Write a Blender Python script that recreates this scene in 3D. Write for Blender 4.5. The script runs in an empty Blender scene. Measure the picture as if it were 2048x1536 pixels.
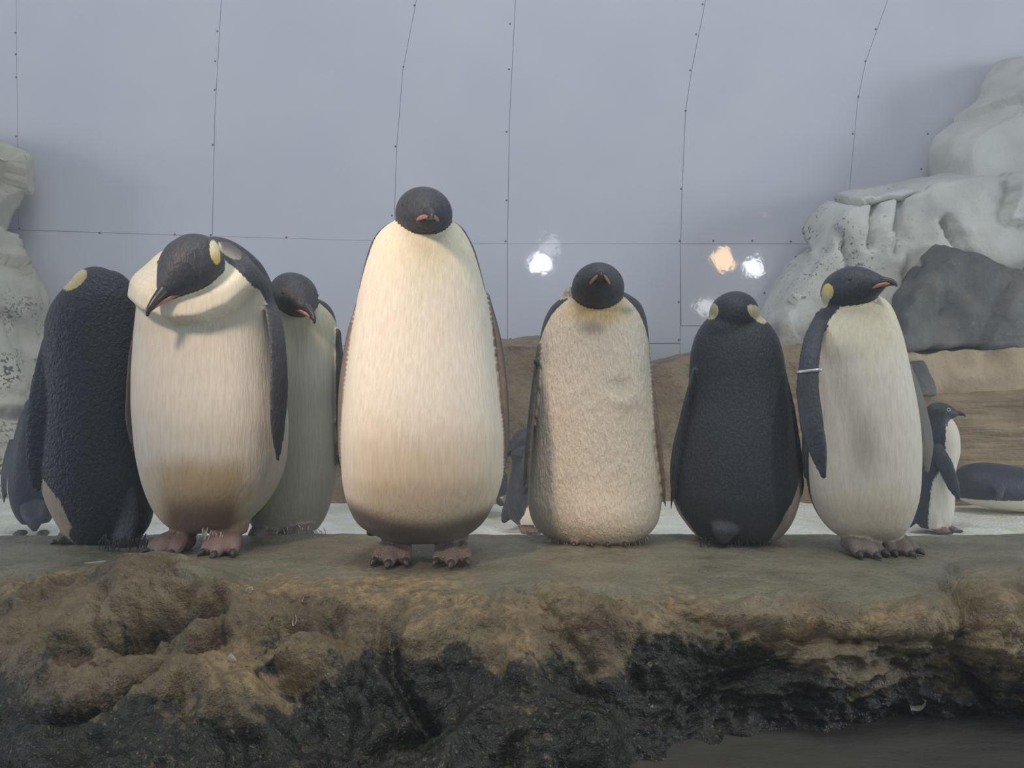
import bpy, bmesh, math, random
import numpy as np
from mathutils import Vector, kdtree

# ------------------------------------------------------------------ camera, world, lights, exposure
SC = bpy.context.scene
COL = SC.collection
CZ = 1.0                      # eye height of the photographer above the scene origin
FPX = 1538.0                  # focal length in pixels of the 2048 px wide frame

cam_d = bpy.data.cameras.new('camera')
cam_d.sensor_width = 36.0
cam_d.lens = FPX / 2048.0 * 36.0
cam_d.clip_start = 0.02
cam = bpy.data.objects.new('camera', cam_d)
COL.objects.link(cam)
cam.location = (0, 0, CZ)
cam.rotation_euler = (math.pi / 2, 0, 0)
SC.camera = cam

world = bpy.data.worlds.new('enclosure_light')
SC.world = world
world.use_nodes = True
wb = world.node_tree.nodes['Background']
wb.inputs[0].default_value = (0.60, 0.70, 0.80, 1)
wb.inputs[1].default_value = 0.33

SC.view_settings.view_transform = 'Standard'
SC.view_settings.look = 'None'
SC.view_settings.gamma = 1.0
SC.view_settings.use_curve_mapping = False
SC.view_settings.exposure = 0.0


def aim(o, target):
    d = Vector(target) - Vector(o.location)
    o.rotation_euler = d.to_track_quat('-Z', 'Y').to_euler()


def area(name, loc, target, size, power, color, size_y=None):
    l = bpy.data.lights.new(name, 'AREA')
    l.energy = power
    l.color = color
    l.size = size
    if size_y:
        l.shape = 'RECTANGLE'
        l.size_y = size_y
    o = bpy.data.objects.new(name, l)
    COL.objects.link(o)
    o.location = loc
    aim(o, target)
    return o


def spot(name, loc, target, power, color, angle, blend=0.5, radius=0.06):
    l = bpy.data.lights.new(name, 'SPOT')
    l.energy = power
    l.color = color
    l.spot_size = math.radians(angle)
    l.spot_blend = blend
    l.shadow_soft_size = radius
    o = bpy.data.objects.new(name, l)
    COL.objects.link(o)
    o.location = loc
    aim(o, target)
    return o


# unseen overhead panels, added side fill for the wall, warm spots by the viewing window
area('ceiling_lamp', (0.0, 1.2, CZ + 6.2), (0.0, 2.4, 0.5), 4.0, 130, (0.94, 0.98, 1.0), 1.6)
area('ceiling_lamp', (0.0, -0.6, CZ + 8.2), (0.0, 5.2, 0.8), 6.0, 110, (0.86, 0.92, 1.0), 0.8)
area('wall_fill', (-10.2, -1.0, CZ + 0.9), (-1.2, 5.3, CZ - 0.5), 3.0, 270, (0.92, 0.94, 1.0))  # added flood out of view, brightens the lower wall
area('wall_fill', (10.2, -1.0, CZ + 0.9), (1.2, 5.3, CZ - 0.5), 3.0, 380, (0.88, 0.95, 1.0))  # second added flood for the wall
spot('warm_spot', (-1.6, -0.1, CZ + 1.9), (-0.40, 2.1, CZ + 0.08), 430, (1.0, 0.75, 0.58), 25, 1.0, 0.22)
spot('warm_spot', (1.0, -0.2, CZ + 1.9), (0.75, 2.1, CZ - 0.1), 85, (1.0, 0.86, 0.70), 34, 0.9, 0.10)
spot('warm_spot', (-0.1, -0.6, CZ + 0.75), (0.245, 2.1, CZ - 0.355), 75, (1.0, 0.72, 0.52), 5.2, 1.0, 0.03)
spot('rock_spot', (0.5, 0.9, CZ + 1.5), (-0.15, 1.5, CZ - 0.62), 24, (1.0, 0.78, 0.52), 60, 0.9, 0.10)
spot('terrace_spot', (3.0, 1.4, CZ + 2.0), (2.4, 4.4, CZ - 0.2), 60, (1.0, 0.82, 0.60), 50, 0.8, 0.08)

# small lamps over the viewing window: their mirror images show in the glossy wall
for lx, lz, pw, c, tx, tz, an in ((0.39, 1.58, 16, (0.88, 0.93, 1.0), 0.2, 0.85, 9), (0.50, 1.80, 3, (0.9, 0.95, 1.0), 0.3, 0.95, 7), (2.75, 1.62, 14, (1.0, 0.66, 0.30), 1.46, 0.85, 9),
                                  (3.15, 1.55, 16, (0.86, 0.92, 1.0), 1.66, 0.82, 9), (2.55, 1.05, 6, (0.95, 0.93, 1.0), 1.36, 0.56, 8), (3.25, 1.0, 2, (1.0, 0.9, 0.8), 1.72, 0.55, 7), (-6.15, 2.0, 34, (0.95, 0.97, 1.0), -3.25, 1.06, 8)):
    spot('window_lamp', (lx, 0.6, CZ + lz), (tx, 5.3, CZ + tz), pw, c, an, 1.0, 0.13)

# ------------------------------------------------------------------ helpers


def W(px, py, d):
    return np.array([(px - 1024.0) / FPX * d, d, CZ - (py - 768.0) / FPX * d])


def proj(P):
    d = np.maximum(P[:, 1], 0.05)
    return P[:, 0] / d * FPX + 1024.0, 768.0 - (P[:, 2] - CZ) / d * FPX


def sm(a, b, x):
    t = np.clip((np.asarray(x, float) - a) / (b - a), 0, 1)
    return t * t * (3 - 2 * t)


_rng = np.random.RandomState(7)
_perm = _rng.permutation(4096)
_grad = _rng.rand(4096) * 2 - 1


def vnoise(P):
    """value noise in -1..1 at points P (n x 3)"""
    i = np.floor(P).astype(np.int64)
    f = P - i
    f = f * f * f * (f * (f * 6 - 15) + 10)
    out = 0.0
    for dx in (0, 1):
        wx = f[:, 0] if dx else 1 - f[:, 0]
        a = _perm[(i[:, 0] + dx) & 4095]
        for dy in (0, 1):
            wy = f[:, 1] if dy else 1 - f[:, 1]
            b = _perm[(a + i[:, 1] + dy) & 4095]
            for dz in (0, 1):
                wz = f[:, 2] if dz else 1 - f[:, 2]
                out = out + _grad[_perm[(b + i[:, 2] + dz) & 4095]] * wx * wy * wz
    return out


def fbm(P, freq, octaves=4, gain=0.5, ridged=False, seed=0.0):
    P = np.asarray(P, float)
    out = np.zeros(len(P))
    amp = 1.0
    for k in range(octaves):
        v = vnoise(P * freq + 17.3 * (k + 1) + seed)
        if ridged:
            v = 1 - 2 * np.abs(v)
        out += v * amp
        amp *= gain
        freq *= 2.03
    return out


def facets(P, freq, seed=0):
    """piecewise planar relief: distance along random cell normals, like chipped ice"""
    rs = np.random.RandomState(seed)
    lo, hi = P.min(0), P.max(0)
    n = max(6, int(np.prod(np.maximum((hi - lo) * freq, 1.0))))
    n = min(n, 90)
    C = lo + rs.rand(n, 3) * (hi - lo)
    N = rs.randn(n, 3)
    N /= np.linalg.norm(N, axis=1)[:, None]
    D = ((P[:, None, :] - C[None]) ** 2).sum(2)
    k = D.argmin(1)
    return ((P - C[k]) * N[k]).sum(1)


def pchip(x, y, xs):
    x, y = np.asarray(x, float), np.asarray(y, float)
    h = np.diff(x)
    s = np.diff(y) / h
    m = np.zeros(len(x))
    for i in range(1, len(x) - 1):
        if s[i - 1] * s[i] > 0:
            w1, w2 = 2 * h[i] + h[i - 1], h[i] + 2 * h[i - 1]
            m[i] = (w1 + w2) / (w1 / s[i - 1] + w2 / s[i])
    m[0], m[-1] = s[0], s[-1]
    i = np.clip(np.searchsorted(x, xs) - 1, 0, len(x) - 2)
    t = (xs - x[i]) / h[i]
    return ((2 * t ** 3 - 3 * t ** 2 + 1) * y[i] + (t ** 3 - 2 * t ** 2 + t) * h[i] * m[i]
            + (-2 * t ** 3 + 3 * t ** 2) * y[i + 1] + (t ** 3 - t ** 2) * h[i] * m[i + 1])


def catmull(pts, n):
    pts = np.asarray(pts, float)
    k = np.linspace(0, len(pts) - 1, n)
    return np.stack([pchip(np.arange(len(pts)), pts[:, j], k) for j in range(pts.shape[1])], 1)


def new_mesh(name, V, F, smooth=True):
    me = bpy.data.meshes.new(name)
    me.from_pydata([tuple(v) for v in V], [], [tuple(f) for f in F])
    if smooth:
        me.polygons.foreach_set('use_smooth', [True] * len(me.polygons))
    me.update()
    return me


def link(name, me, material=None, parent=None):
    o = bpy.data.objects.new(name, me)
    COL.objects.link(o)
    if material:
        me.materials.clear()
        me.materials.append(material)
    if parent:
        o.parent = parent
    return o


def tag(o, label=None, cat=None, group=None, kind=None):
    if label:
        o['label'] = label
    if cat:
        o['category'] = cat
    if group:
        o['group'] = group
    if kind:
        o['kind'] = kind
    return o


def grid_faces(nr, nc, wrap):
    F = []
    for i in range(nr - 1):
        for j in range(nc if wrap else nc - 1):
            k = (j + 1) % nc
            F.append((i * nc + j, i * nc + k, (i + 1) * nc + k, (i + 1) * nc + j))
    return F


def verts_np(me):
    a = np.empty(len(me.vertices) * 3)
    me.vertices.foreach_get('co', a)
    return a.reshape(-1, 3)


def normals_np(me):
    a = np.empty(len(me.vertices) * 3)
    me.vertex_normals.foreach_get('vector', a)
    return a.reshape(-1, 3)


def set_verts(me, V):
    me.vertices.foreach_set('co', np.ascontiguousarray(V).ravel())
    me.update()


def color_attr(me, name, rgb):
    at = me.color_attributes.new(name, 'FLOAT_COLOR', 'POINT')
    c = np.ones((len(rgb), 4))
    c[:, :3] = rgb
    at.data.foreach_set('color', c.ravel())


def float_attr(me, name, v):
    at = me.attributes.new(name, 'FLOAT', 'POINT')
    at.data.foreach_set('value', np.asarray(v, np.float32))


def remeshed(V, F, voxel, smooth_it=3, factor=0.5):
    """one continuous surface around overlapping closed shapes"""
    me = new_mesh('tmp', V, F)
    o = bpy.data.objects.new('tmp', me)
    COL.objects.link(o)
    m = o.modifiers.new('r', 'REMESH')
    m.mode = 'VOXEL'
    m.voxel_size = voxel
    if smooth_it:
        s = o.modifiers.new('s', 'SMOOTH')
        s.iterations = smooth_it
        s.factor = factor
    dg = bpy.context.evaluated_depsgraph_get()
    res = bpy.data.meshes.new_from_object(o.evaluated_get(dg))
    bpy.data.objects.remove(o)
    bpy.data.meshes.remove(me)
    res.polygons.foreach_set('use_smooth', [True] * len(res.polygons))
    return res


# ------------------------------------------------------------------ materials
class NT:
    def __init__(self, name):
        self.m = bpy.data.materials.new(name)
        self.m.use_nodes = True
        self.t = self.m.node_tree
        self.b = self.t.nodes['Principled BSDF']

    def n(self, kind, **kw):
        x = self.t.nodes.new(kind)
        for k, v in kw.items():
            setattr(x, k, v)
        return x

    def l(self, a, b):
        self.t.links.new(a, b)

    def val(self, sock, v):
        if hasattr(v, 'links') or isinstance(v, bpy.types.NodeSocket):
            self.l(v, sock)
        else:
            sock.default_value = v

    def math(self, op, a, b=0.0, clamp=False):
        x = self.n('ShaderNodeMath', operation=op, use_clamp=clamp)
        self.val(x.inputs[0], a)
        self.val(x.inputs[1], b)
        return x.outputs[0]

    def coords(self, scale=(1, 1, 1), kind='Object'):
        tc = self.n('ShaderNodeTexCoord')
        mp = self.n('ShaderNodeMapping')
        mp.inputs['Scale'].default_value = scale
        self.l(tc.outputs[kind], mp.inputs[0])
        return mp.outputs[0]

    def noise(self, vec, scale, detail=3, rough=0.55, dist=0.0):
        x = self.n('ShaderNodeTexNoise')
        self.l(vec, x.inputs['Vector'])
        x.inputs['Scale'].default_value = scale
        x.inputs['Detail'].default_value = detail
        x.inputs['Roughness'].default_value = rough
        x.inputs['Distortion'].default_value = dist
        return x.outputs['Fac']

    def voro(self, vec, scale, feature='F1', rnd=1.0):
        x = self.n('ShaderNodeTexVoronoi', feature=feature)
        self.l(vec, x.inputs['Vector'])
        x.inputs['Scale'].default_value = scale
        x.inputs['Randomness'].default_value = rnd
        return x.outputs['Distance']

    def remap(self, v, a, b, c=0.0, d=1.0, smooth=True):
        x = self.n('ShaderNodeMapRange')
        if smooth:
            x.interpolation_type = 'SMOOTHSTEP'
        self.val(x.inputs[0], v)
        for i, q in enumerate((a, b, c, d)):
            x.inputs[i + 1].default_value = q
        return x.outputs[0]

    def mix(self, f, a, b, mode='MIX'):
        x = self.n('ShaderNodeMix', data_type='RGBA', blend_type=mode)
        self.val(x.inputs[0], f)
        for s, v in ((x.inputs[6], a), (x.inputs[7], b)):
            if isinstance(v, tuple):
                s.default_value = (*v, 1)
            else:
                self.l(v, s)
        return x.outputs[2]

    def bump(self, h, strength, dist, normal=None):
        x = self.n('ShaderNodeBump')
        x.inputs['Strength'].default_value = strength
        x.inputs['Distance'].default_value = dist
        self.l(h, x.inputs['Height'])
        if normal:
            self.l(normal, x.inputs['Normal'])
        return x.outputs[0]

    def attr(self, name):
        return self.n('ShaderNodeAttribute', attribute_name=name)

    def out(self, color=None, rough=None, normal=None, **kw):
        if color is not None:
            if isinstance(color, tuple):
                self.b.inputs['Base Color'].default_value = (*color, 1)
            else:
                self.l(color, self.b.inputs['Base Color'])
        if rough is not None:
            self.val(self.b.inputs['Roughness'], rough)
        if normal is not None:
            self.l(normal, self.b.inputs['Normal'])
        for k, v in kw.items():
            self.val(self.b.inputs[k.replace('_', ' ')], v)
        return self.m


DARK = (0.031, 0.036, 0.047)


def feather_material(name, belly_scale=(150, 150, 16), belly_bump=0.35, back_bump=0.5, back_scale=(120, 120, 60), wrinkle=0.0):
    t = NT(name)
    a = t.attr('Col')
    dk = t.attr('dark').outputs['Fac']
    sk = t.attr('skin').outputs['Fac']
    co = t.coords()
    edge = t.noise(t.coords((260, 260, 60)), 1.0, 2)
    mask = t.remap(t.math('ADD', dk, t.math('MULTIPLY', t.math('SUBTRACT', edge, 0.5), 0.016)), -0.003, 0.003)
    streak = t.noise(t.coords(belly_scale), 1.0, 3, 0.6, 0.1)
    fine = t.noise(t.coords((420, 420, 60)), 1.0, 2)
    big = t.noise(co, 9.0, 3)
    h1 = t.math('ADD', streak, t.math('MULTIPLY', fine, 0.35))
    # back feathers: rows of little scale-like tips
    bs = t.noise(t.coords(back_scale), 1.0, 2, 0.5, 0.6)
    body = t.mix(t.remap(streak, 0.25, 0.75), (0.86, 0.84, 0.80), (1.0, 1.0, 1.0))
    white = t.mix(1.0, a.outputs['Color'], body, 'MULTIPLY')
    white = t.mix(t.remap(big, 0.45, 0.8, 0, 0.14), white, (0.55, 0.50, 0.42))
    dcol = t.mix(t.remap(bs, 0.35, 0.75), DARK, tuple(1.55 * v for v in DARK))
    col = t.mix(mask, white, dcol)
    b1 = t.bump(h1, belly_bump, 0.006 + 0.008 * wrinkle)
    b2 = t.bump(bs, back_bump, 0.006)
    nm = t.n('ShaderNodeMix', data_type='VECTOR')
    t.l(mask, nm.inputs[0])
    t.l(b1, nm.inputs[4])
    t.l(b2, nm.inputs[5])
    # bare skin of the feet: folds and small scales
    sb = t.bump(t.voro(co, 210), 0.6, 0.003)
    nm2 = t.n('ShaderNodeMix', data_type='VECTOR')
    t.l(sk, nm2.inputs[0])
    t.l(nm.outputs[1], nm2.inputs[4])
    t.l(sb, nm2.inputs[5])
    skc = t.mix(t.remap(t.voro(co, 160), 0.0, 0.6), a.outputs['Color'], (0.35, 0.27, 0.24), 'MIX')
    col = t.mix(sk, col, t.mix(0.25, a.outputs['Color'], skc))
    return t.out(col, t.math('SUBTRACT', t.remap(sk, 0, 1, 0.62, 0.47), t.math('MULTIPLY', mask, 0.10)), nm2.outputs[1], Sheen_Weight=0.08, Sheen_Roughness=0.5, Specular_IOR_Level=0.35)


def plain(name, color, rough=0.5, bump_scale=None, bump=0.2, **kw):
    t = NT(name)
    co = t.coords()
    nz = t.noise(co, bump_scale or 60, 3)
    c = t.mix(t.remap(nz, 0.3, 0.7), tuple(0.8 * v for v in color), color)
    return t.out(c, rough, t.bump(nz, bump, 0.003), **kw)


M_BEAK = plain('beak_horn', (0.035, 0.037, 0.042), 0.35)
M_PINK = plain('mandible_pink', (0.48, 0.21, 0.155), 0.45)
M_EYE = plain('eye_dark', (0.016, 0.014, 0.014), 0.3)
M_CLAW = plain('claw_horn', (0.055, 0.050, 0.050), 0.4)
M_RING = plain('eye_ring_white', (0.7, 0.72, 0.74), 0.5)
M_BAND = plain('band_metal', (0.62, 0.66, 0.70), 0.35, Metallic=0.6)
M_TUFT = plain('tuft_feather', (0.62, 0.58, 0.50), 0.7)
M_TUFT_DARK = plain('tuft_dark', (0.05, 0.05, 0.055), 0.7)

EMP = [feather_material('plumage_%d' % i, **kw) for i, kw in enumerate([
    dict(back_bump=0.95, back_scale=(115, 115, 85)),                                    # back view, left
    dict(belly_bump=0.35),                                                           # bowed
    dict(belly_bump=0.30),                                                           # behind
    dict(belly_bump=0.40),                                                           # tall
    dict(belly_scale=(118, 118, 36), belly_bump=0.75, wrinkle=0.7),                                # ruffled
    dict(back_bump=0.6, back_scale=(170, 170, 100)),                                  # back view, right
    dict(belly_scale=(130, 130, 22), belly_bump=0.45),                               # right
])]
M_SMALL = feather_material('plumage_small', belly_bump=0.25, back_bump=0.35)

# ------------------------------------------------------------------ penguin building blocks
WHITE = np.array([0.73, 0.70, 0.62])
SKIN = np.array([0.11, 0.09, 0.085])


class Src:
    """closed source shapes with the plumage pattern on their vertices"""

    def __init__(self):
        self.V, self.F, self.C, self.D, self.S = [], [], [], [], []
        self.n = 0
        self.spots = []

    def add(self, V, F, C, D, S=0.0):
        V = np.asarray(V, float)
        k = len(V)
        self.F += [tuple(i + self.n for i in f) for f in F]
        self.V.append(V)
        self.C.append(np.broadcast_to(np.asarray(C, float), (k, 3)))
        self.D.append(np.broadcast_to(np.asarray(D, float), (k,)))
        self.S.append(np.broadcast_to(np.asarray(S, float), (k,)))
        self.n += k

    def loft(self, rows, d, ratio=(0.9, 0.9), e=2.25, phi0=0.0, phib=((0, 95), (2000, 95)), col=None, dcurve=None, nr=110, nc=132, bulge=None):
        rows = np.asarray(rows, float)
        py = np.linspace(rows[0, 0], rows[-1, 0], nr)
        # denser rows near the ends
        s = np.linspace(0, 1, nr)
        py = rows[0, 0] + (rows[-1, 0] - rows[0, 0]) * (s - 0.10 * np.sin(2 * np.pi * s))
        xl, xr = pchip(rows[:, 0], rows[:, 1], py), pchip(rows[:, 0], rows[:, 2], py)
        dc = np.full(nr, d) if dcurve is None else pchip([q[0] for q in dcurve], [q[1] for q in dcurve], py)
        cx = ((xr + xl) / 2 - 1024) / FPX * dc
        be = math.atan2(cx.mean(), dc.mean())
        a = (xr - xl) / 2 / FPX * dc * math.cos(be)
        z = CZ - (py - 768) / FPX * dc
        ph = np.linspace(0, 2 * np.pi, nc, endpoint=False)
        c, q = np.cos(ph), np.sin(ph)
        pw = 2 / e
        cc, ss = np.sign(c) * np.abs(c) ** pw, np.sign(q) * np.abs(q) ** pw
        bf = np.where(cc > 0, ratio[0], ratio[1])
        sx, sy = ss * math.cos(be) - bf * cc * math.sin(be), -ss * math.sin(be) - bf * cc * math.cos(be)
        X = cx[:, None] + a[:, None] * sx[None]
        Y = dc[:, None] + a[:, None] * sy[None]
        Z = np.repeat(z[:, None], nc, 1)
        V = np.stack([X, Y, Z], 2).reshape(-1, 3)
        PH = np.repeat(ph[None], nr, 0).ravel()
        A = np.repeat(a[:, None], nc, 1).ravel()
        PY = np.repeat(py[:, None], nc, 1).ravel()
        if bulge is not None:
            V = bulge(V)
        fb = np.radians(np.interp(PY, [p[0] for p in phib], [p[1] for p in phib]))
        dphi = np.abs((PH - math.radians(phi0) + np.pi) % (2 * np.pi) - np.pi)
        D = (dphi - fb) * A
        px, _py = proj(V)
        C = np.repeat(WHITE[None], len(V), 0)
        if col is not None:
            C = col(C, px, _py, V)
        F = grid_faces(nr, nc, True)
        top = len(V)
        V = np.vstack([V, V[:nc].mean(0) + [0, 0, 0.004], V[-nc:].mean(0) - [0, 0, 0.004]])
        F += [(top, (j + 1) % nc, j) for j in range(nc)]
        o = (nr - 1) * nc
        F += [(top + 1, o + j, o + (j + 1) % nc) for j in range(nc)]
        self.add(V, F, np.vstack([C, C[0], C[-1]]), np.append(D, [D[:nc].mean(), D[-nc:].mean()]))
        return V

    def tube(self, pts, rad, wide=None, ratio=1.0, C=WHITE, D=-0.05, S=0.0, n=40, nc=20, outer=None):
        """tapering limb; WIDE gives the broad direction of a flat limb, RATIO its thickness over breadth"""
        P = catmull(pts, n)
        r = pchip(np.linspace(0, 1, len(rad)), rad, np.linspace(0, 1, n))
        T = np.gradient(P, axis=0)
        T /= np.linalg.norm(T, axis=1)[:, None]
        w = np.asarray(wide if wide is not None else (0.31, 0.9, 0.2), float)
        B = w[None] - (T @ w)[:, None] * T
        B /= np.linalg.norm(B, axis=1)[:, None]
        N = np.cross(T, B)
        th = np.linspace(0, 2 * np.pi, nc, endpoint=False)
        V = (P[:, None] + r[:, None, None] * (np.cos(th)[None, :, None] * B[:, None] + ratio * np.sin(th)[None, :, None] * N[:, None])).reshape(-1, 3)
        F = grid_faces(n, nc, True)
        k = len(V)
        V = np.vstack([V, P[0] - T[0] * r[0] * 0.35, P[-1] + T[-1] * r[-1] * 0.35])
        F += [(k, (j + 1) % nc, j) for j in range(nc)]
        o = (n - 1) * nc
        F += [(k + 1, o + j, o + (j + 1) % nc) for j in range(nc)]
        Dv = np.full(len(V), D, float) if np.isscalar(D) else D
        if outer is not None:           # pale inner face of a flipper
            ctr = np.vstack([np.repeat(P, nc, 0), P[0], P[-1]])
            side = ((V - ctr) * np.asarray(outer)[None]).sum(1)
            Dv = side * 4 + 0.006
        self.add(V, F, C, Dv, S)

    def ball(self, c, r, C=WHITE, D=-0.05, S=0.0, axes=None, n=16):
        u = np.linspace(0.02, np.pi - 0.02, n)
        v = np.linspace(0, 2 * np.pi, 2 * n, endpoint=False)
        L = np.stack([np.sin(u)[:, None] * np.cos(v)[None], np.sin(u)[:, None] * np.sin(v)[None], np.repeat(np.cos(u)[:, None], 2 * n, 1)], 2).reshape(-1, 3)
        L = L * np.asarray(r)
        if axes is not None:
            L = L @ np.asarray(axes)
        F = grid_faces(n, 2 * n, True)
        F += [tuple(range(2 * n))[::-1], tuple((n - 1) * 2 * n + j for j in range(2 * n))]
        self.add(L + np.asarray(c), F, C, D, S)

    def head(self, c, fwd, up=(0, 0, 1), s=1.0, patch=True, cheek=None):
        """egg shaped skull; returns its frame for beak and eyes"""
        f = np.asarray(fwd, float)
        f /= np.linalg.norm(f)
        r = np.cross(f, np.asarray(up, float))
        r /= np.linalg.norm(r)
        u = np.cross(r, f)
        st = np.array([-.088, -.080, -.062, -.035, 0, .035, .062, .082, .096, .104])
        hw = np.array([.008, .030, .050, .064, .067, .059, .044, .030, .020, .010])
        hh = np.array([.008, .028, .047, .060, .063, .056, .042, .029, .019, .010])
        of = np.array([0, 0, 0, 0, 0, -.002, -.006, -.011, -.014, -.015])
        n, nc = 34, 44
        q = np.linspace(st[0], st[-1], n)
        hw, hh, of = pchip(st, hw, q), pchip(st, hh, q), pchip(st, of, q)
        th = np.linspace(0, 2 * np.pi, nc, endpoint=False)
        A = np.stack([np.repeat(q[:, None], nc, 1), hw[:, None] * np.cos(th), hh[:, None] * np.sin(th) + of[:, None]], 2).reshape(-1, 3)
        k = len(A)
        A = np.vstack([A, [q[0] - .002, 0, 0], [q[-1] + .002, 0, -.015]])
        F = grid_faces(n, nc, True)
        F += [(k, (j + 1) % nc, j) for j in range(nc)]
        o = (n - 1) * nc
        F += [(k + 1, o + j, o + (j + 1) % nc) for j in range(nc)]
        # ear patch: a comma behind the eye, low on the side of the head
        e = np.sqrt(((A[:, 0] + .062) / 0.022) ** 2 + ((A[:, 2] + .016) / 0.032) ** 2)
        D = np.where(np.abs(A[:, 1]) > 0.020, (e - 1) * 0.03, 0.05) if patch else np.full(len(A), 0.05)
        C = np.repeat(np.array([[0.74, 0.58, 0.20]]), len(A), 0)
        t = sm(-.03, -.075, A[:, 0])[:, None]
        C = C * (1 - t) + np.array([0.76, 0.72, 0.50]) * t
        c = np.asarray(c, float)
        R = np.stack([f, r, u])
        self.add(c + (A * s) @ R, F, C, D)
        return c, R, s

    def foot(self, heel, fwd, s=1.0, C=SKIN, toes=(-17, 1, 18), lengths=(.066, .080, .066), top=None):
        """webbed three-toed foot; returns claw frames"""
        f = np.array([fwd[0], fwd[1], 0.0])
        f /= np.linalg.norm(f)
        r = np.array([f[1], -f[0], 0])
        heel = np.asarray(heel, float)
        z = np.array([0, 0, 1.0])
        self.ball(heel + f * .025 * s + z * .020 * s, (.045 * s, .034 * s, .022 * s), C, -0.05, 1.0, np.stack([f, r, z]))
        claws = []
        for a, L in zip(toes, lengths):
            a = math.radians(a)
            d = f * math.cos(a) + r * math.sin(a)
            p0 = heel + f * .012 * s + z * .024 * s + r * math.sin(a) * .035 * s
            pts = [p0, p0 + d * L * .45 * s + z * .004 * s, p0 + d * L * .8 * s - z * .006 * s, p0 + d * L * 1.05 * s - z * .014 * s]
            self.tube(pts, [.020 * s, .0185 * s, .0165 * s, .011 * s], None, 0.95, C, -0.05, 1.0, 20, 14)
            claws.append((pts[-1], d))
        if top is not None:
            self.tube([heel + z * .015 * s, heel + z * .05 * s, top], [.030 * s, .030 * s, .045 * s], None, 1.0, C, -0.05, 1.0, 12, 18)
        return claws

    def spot(self, px, py, rx, ry, rgb, back=9.0, rot=0.0, rgb2=None):
        self.spots.append((px, py, rx, ry, np.asarray(rgb, float), back, math.radians(rot), np.asarray(rgb2 if rgb2 is not None else rgb, float)))

    def mesh(self, voxel, smooth_it=5):
        V = np.vstack(self.V)
        C, D, S = np.vstack(self.C), np.concatenate(self.D), np.concatenate(self.S)
        me = remeshed(V, self.F, voxel, smooth_it)
        kd = kdtree.KDTree(len(V))
        for i, v in enumerate(V):
            kd.insert(v, i)
        kd.balance()
        P = verts_np(me)
        n = len(P)
        c3, d1, s1 = np.zeros((n, 3)), np.zeros(n), np.zeros(n)
        for i in range(n):
            hit = kd.find_n(P[i], 3)
            ws = 0.0
            for _co, k, dist in hit:
                w = 1.0 / (dist * dist + 1e-6)
                ws += w
                c3[i] += C[k] * w
                d1[i] += D[k] * w
                s1[i] += S[k] * w
            c3[i] /= ws
            d1[i] /= ws
            s1[i] /= ws
        px, py = proj(P)
        for cx, cy, rx, ry, rgb, back, rot, rgb2 in self.spots:
            ux, uy = px - cx, py - cy
            ex, ey = (ux * math.cos(rot) + uy * math.sin(rot)) / rx, (-ux * math.sin(rot) + uy * math.cos(rot)) / ry
            e = np.sqrt(ex ** 2 + ey ** 2)
            hit = (P[:, 1] < back) & (e < 1.5)
            f = sm(-.7, .9, ey)[:, None]
            c3[hit] = (rgb * (1 - f) + rgb2 * f)[hit]
            d1 = np.where(hit, np.minimum(d1, (e - 1) * min(rx, ry) / FPX * 2.1 * 2.2), d1)
        color_attr(me, 'Col', c3)
        float_attr(me, 'dark', d1)
        float_attr(me, 'skin', s1)
        return me


def tube_mesh(name, pts, rad, ratio=1.0, wide=None, n=14, nc=10):
    s = Src()
    s.tube(pts, rad, wide, ratio, n=n, nc=nc)
    return new_mesh(name, s.V[0], s.F)


def shift(me, base):
    set_verts(me, verts_np(me) - np.asarray(base)[None])


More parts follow.
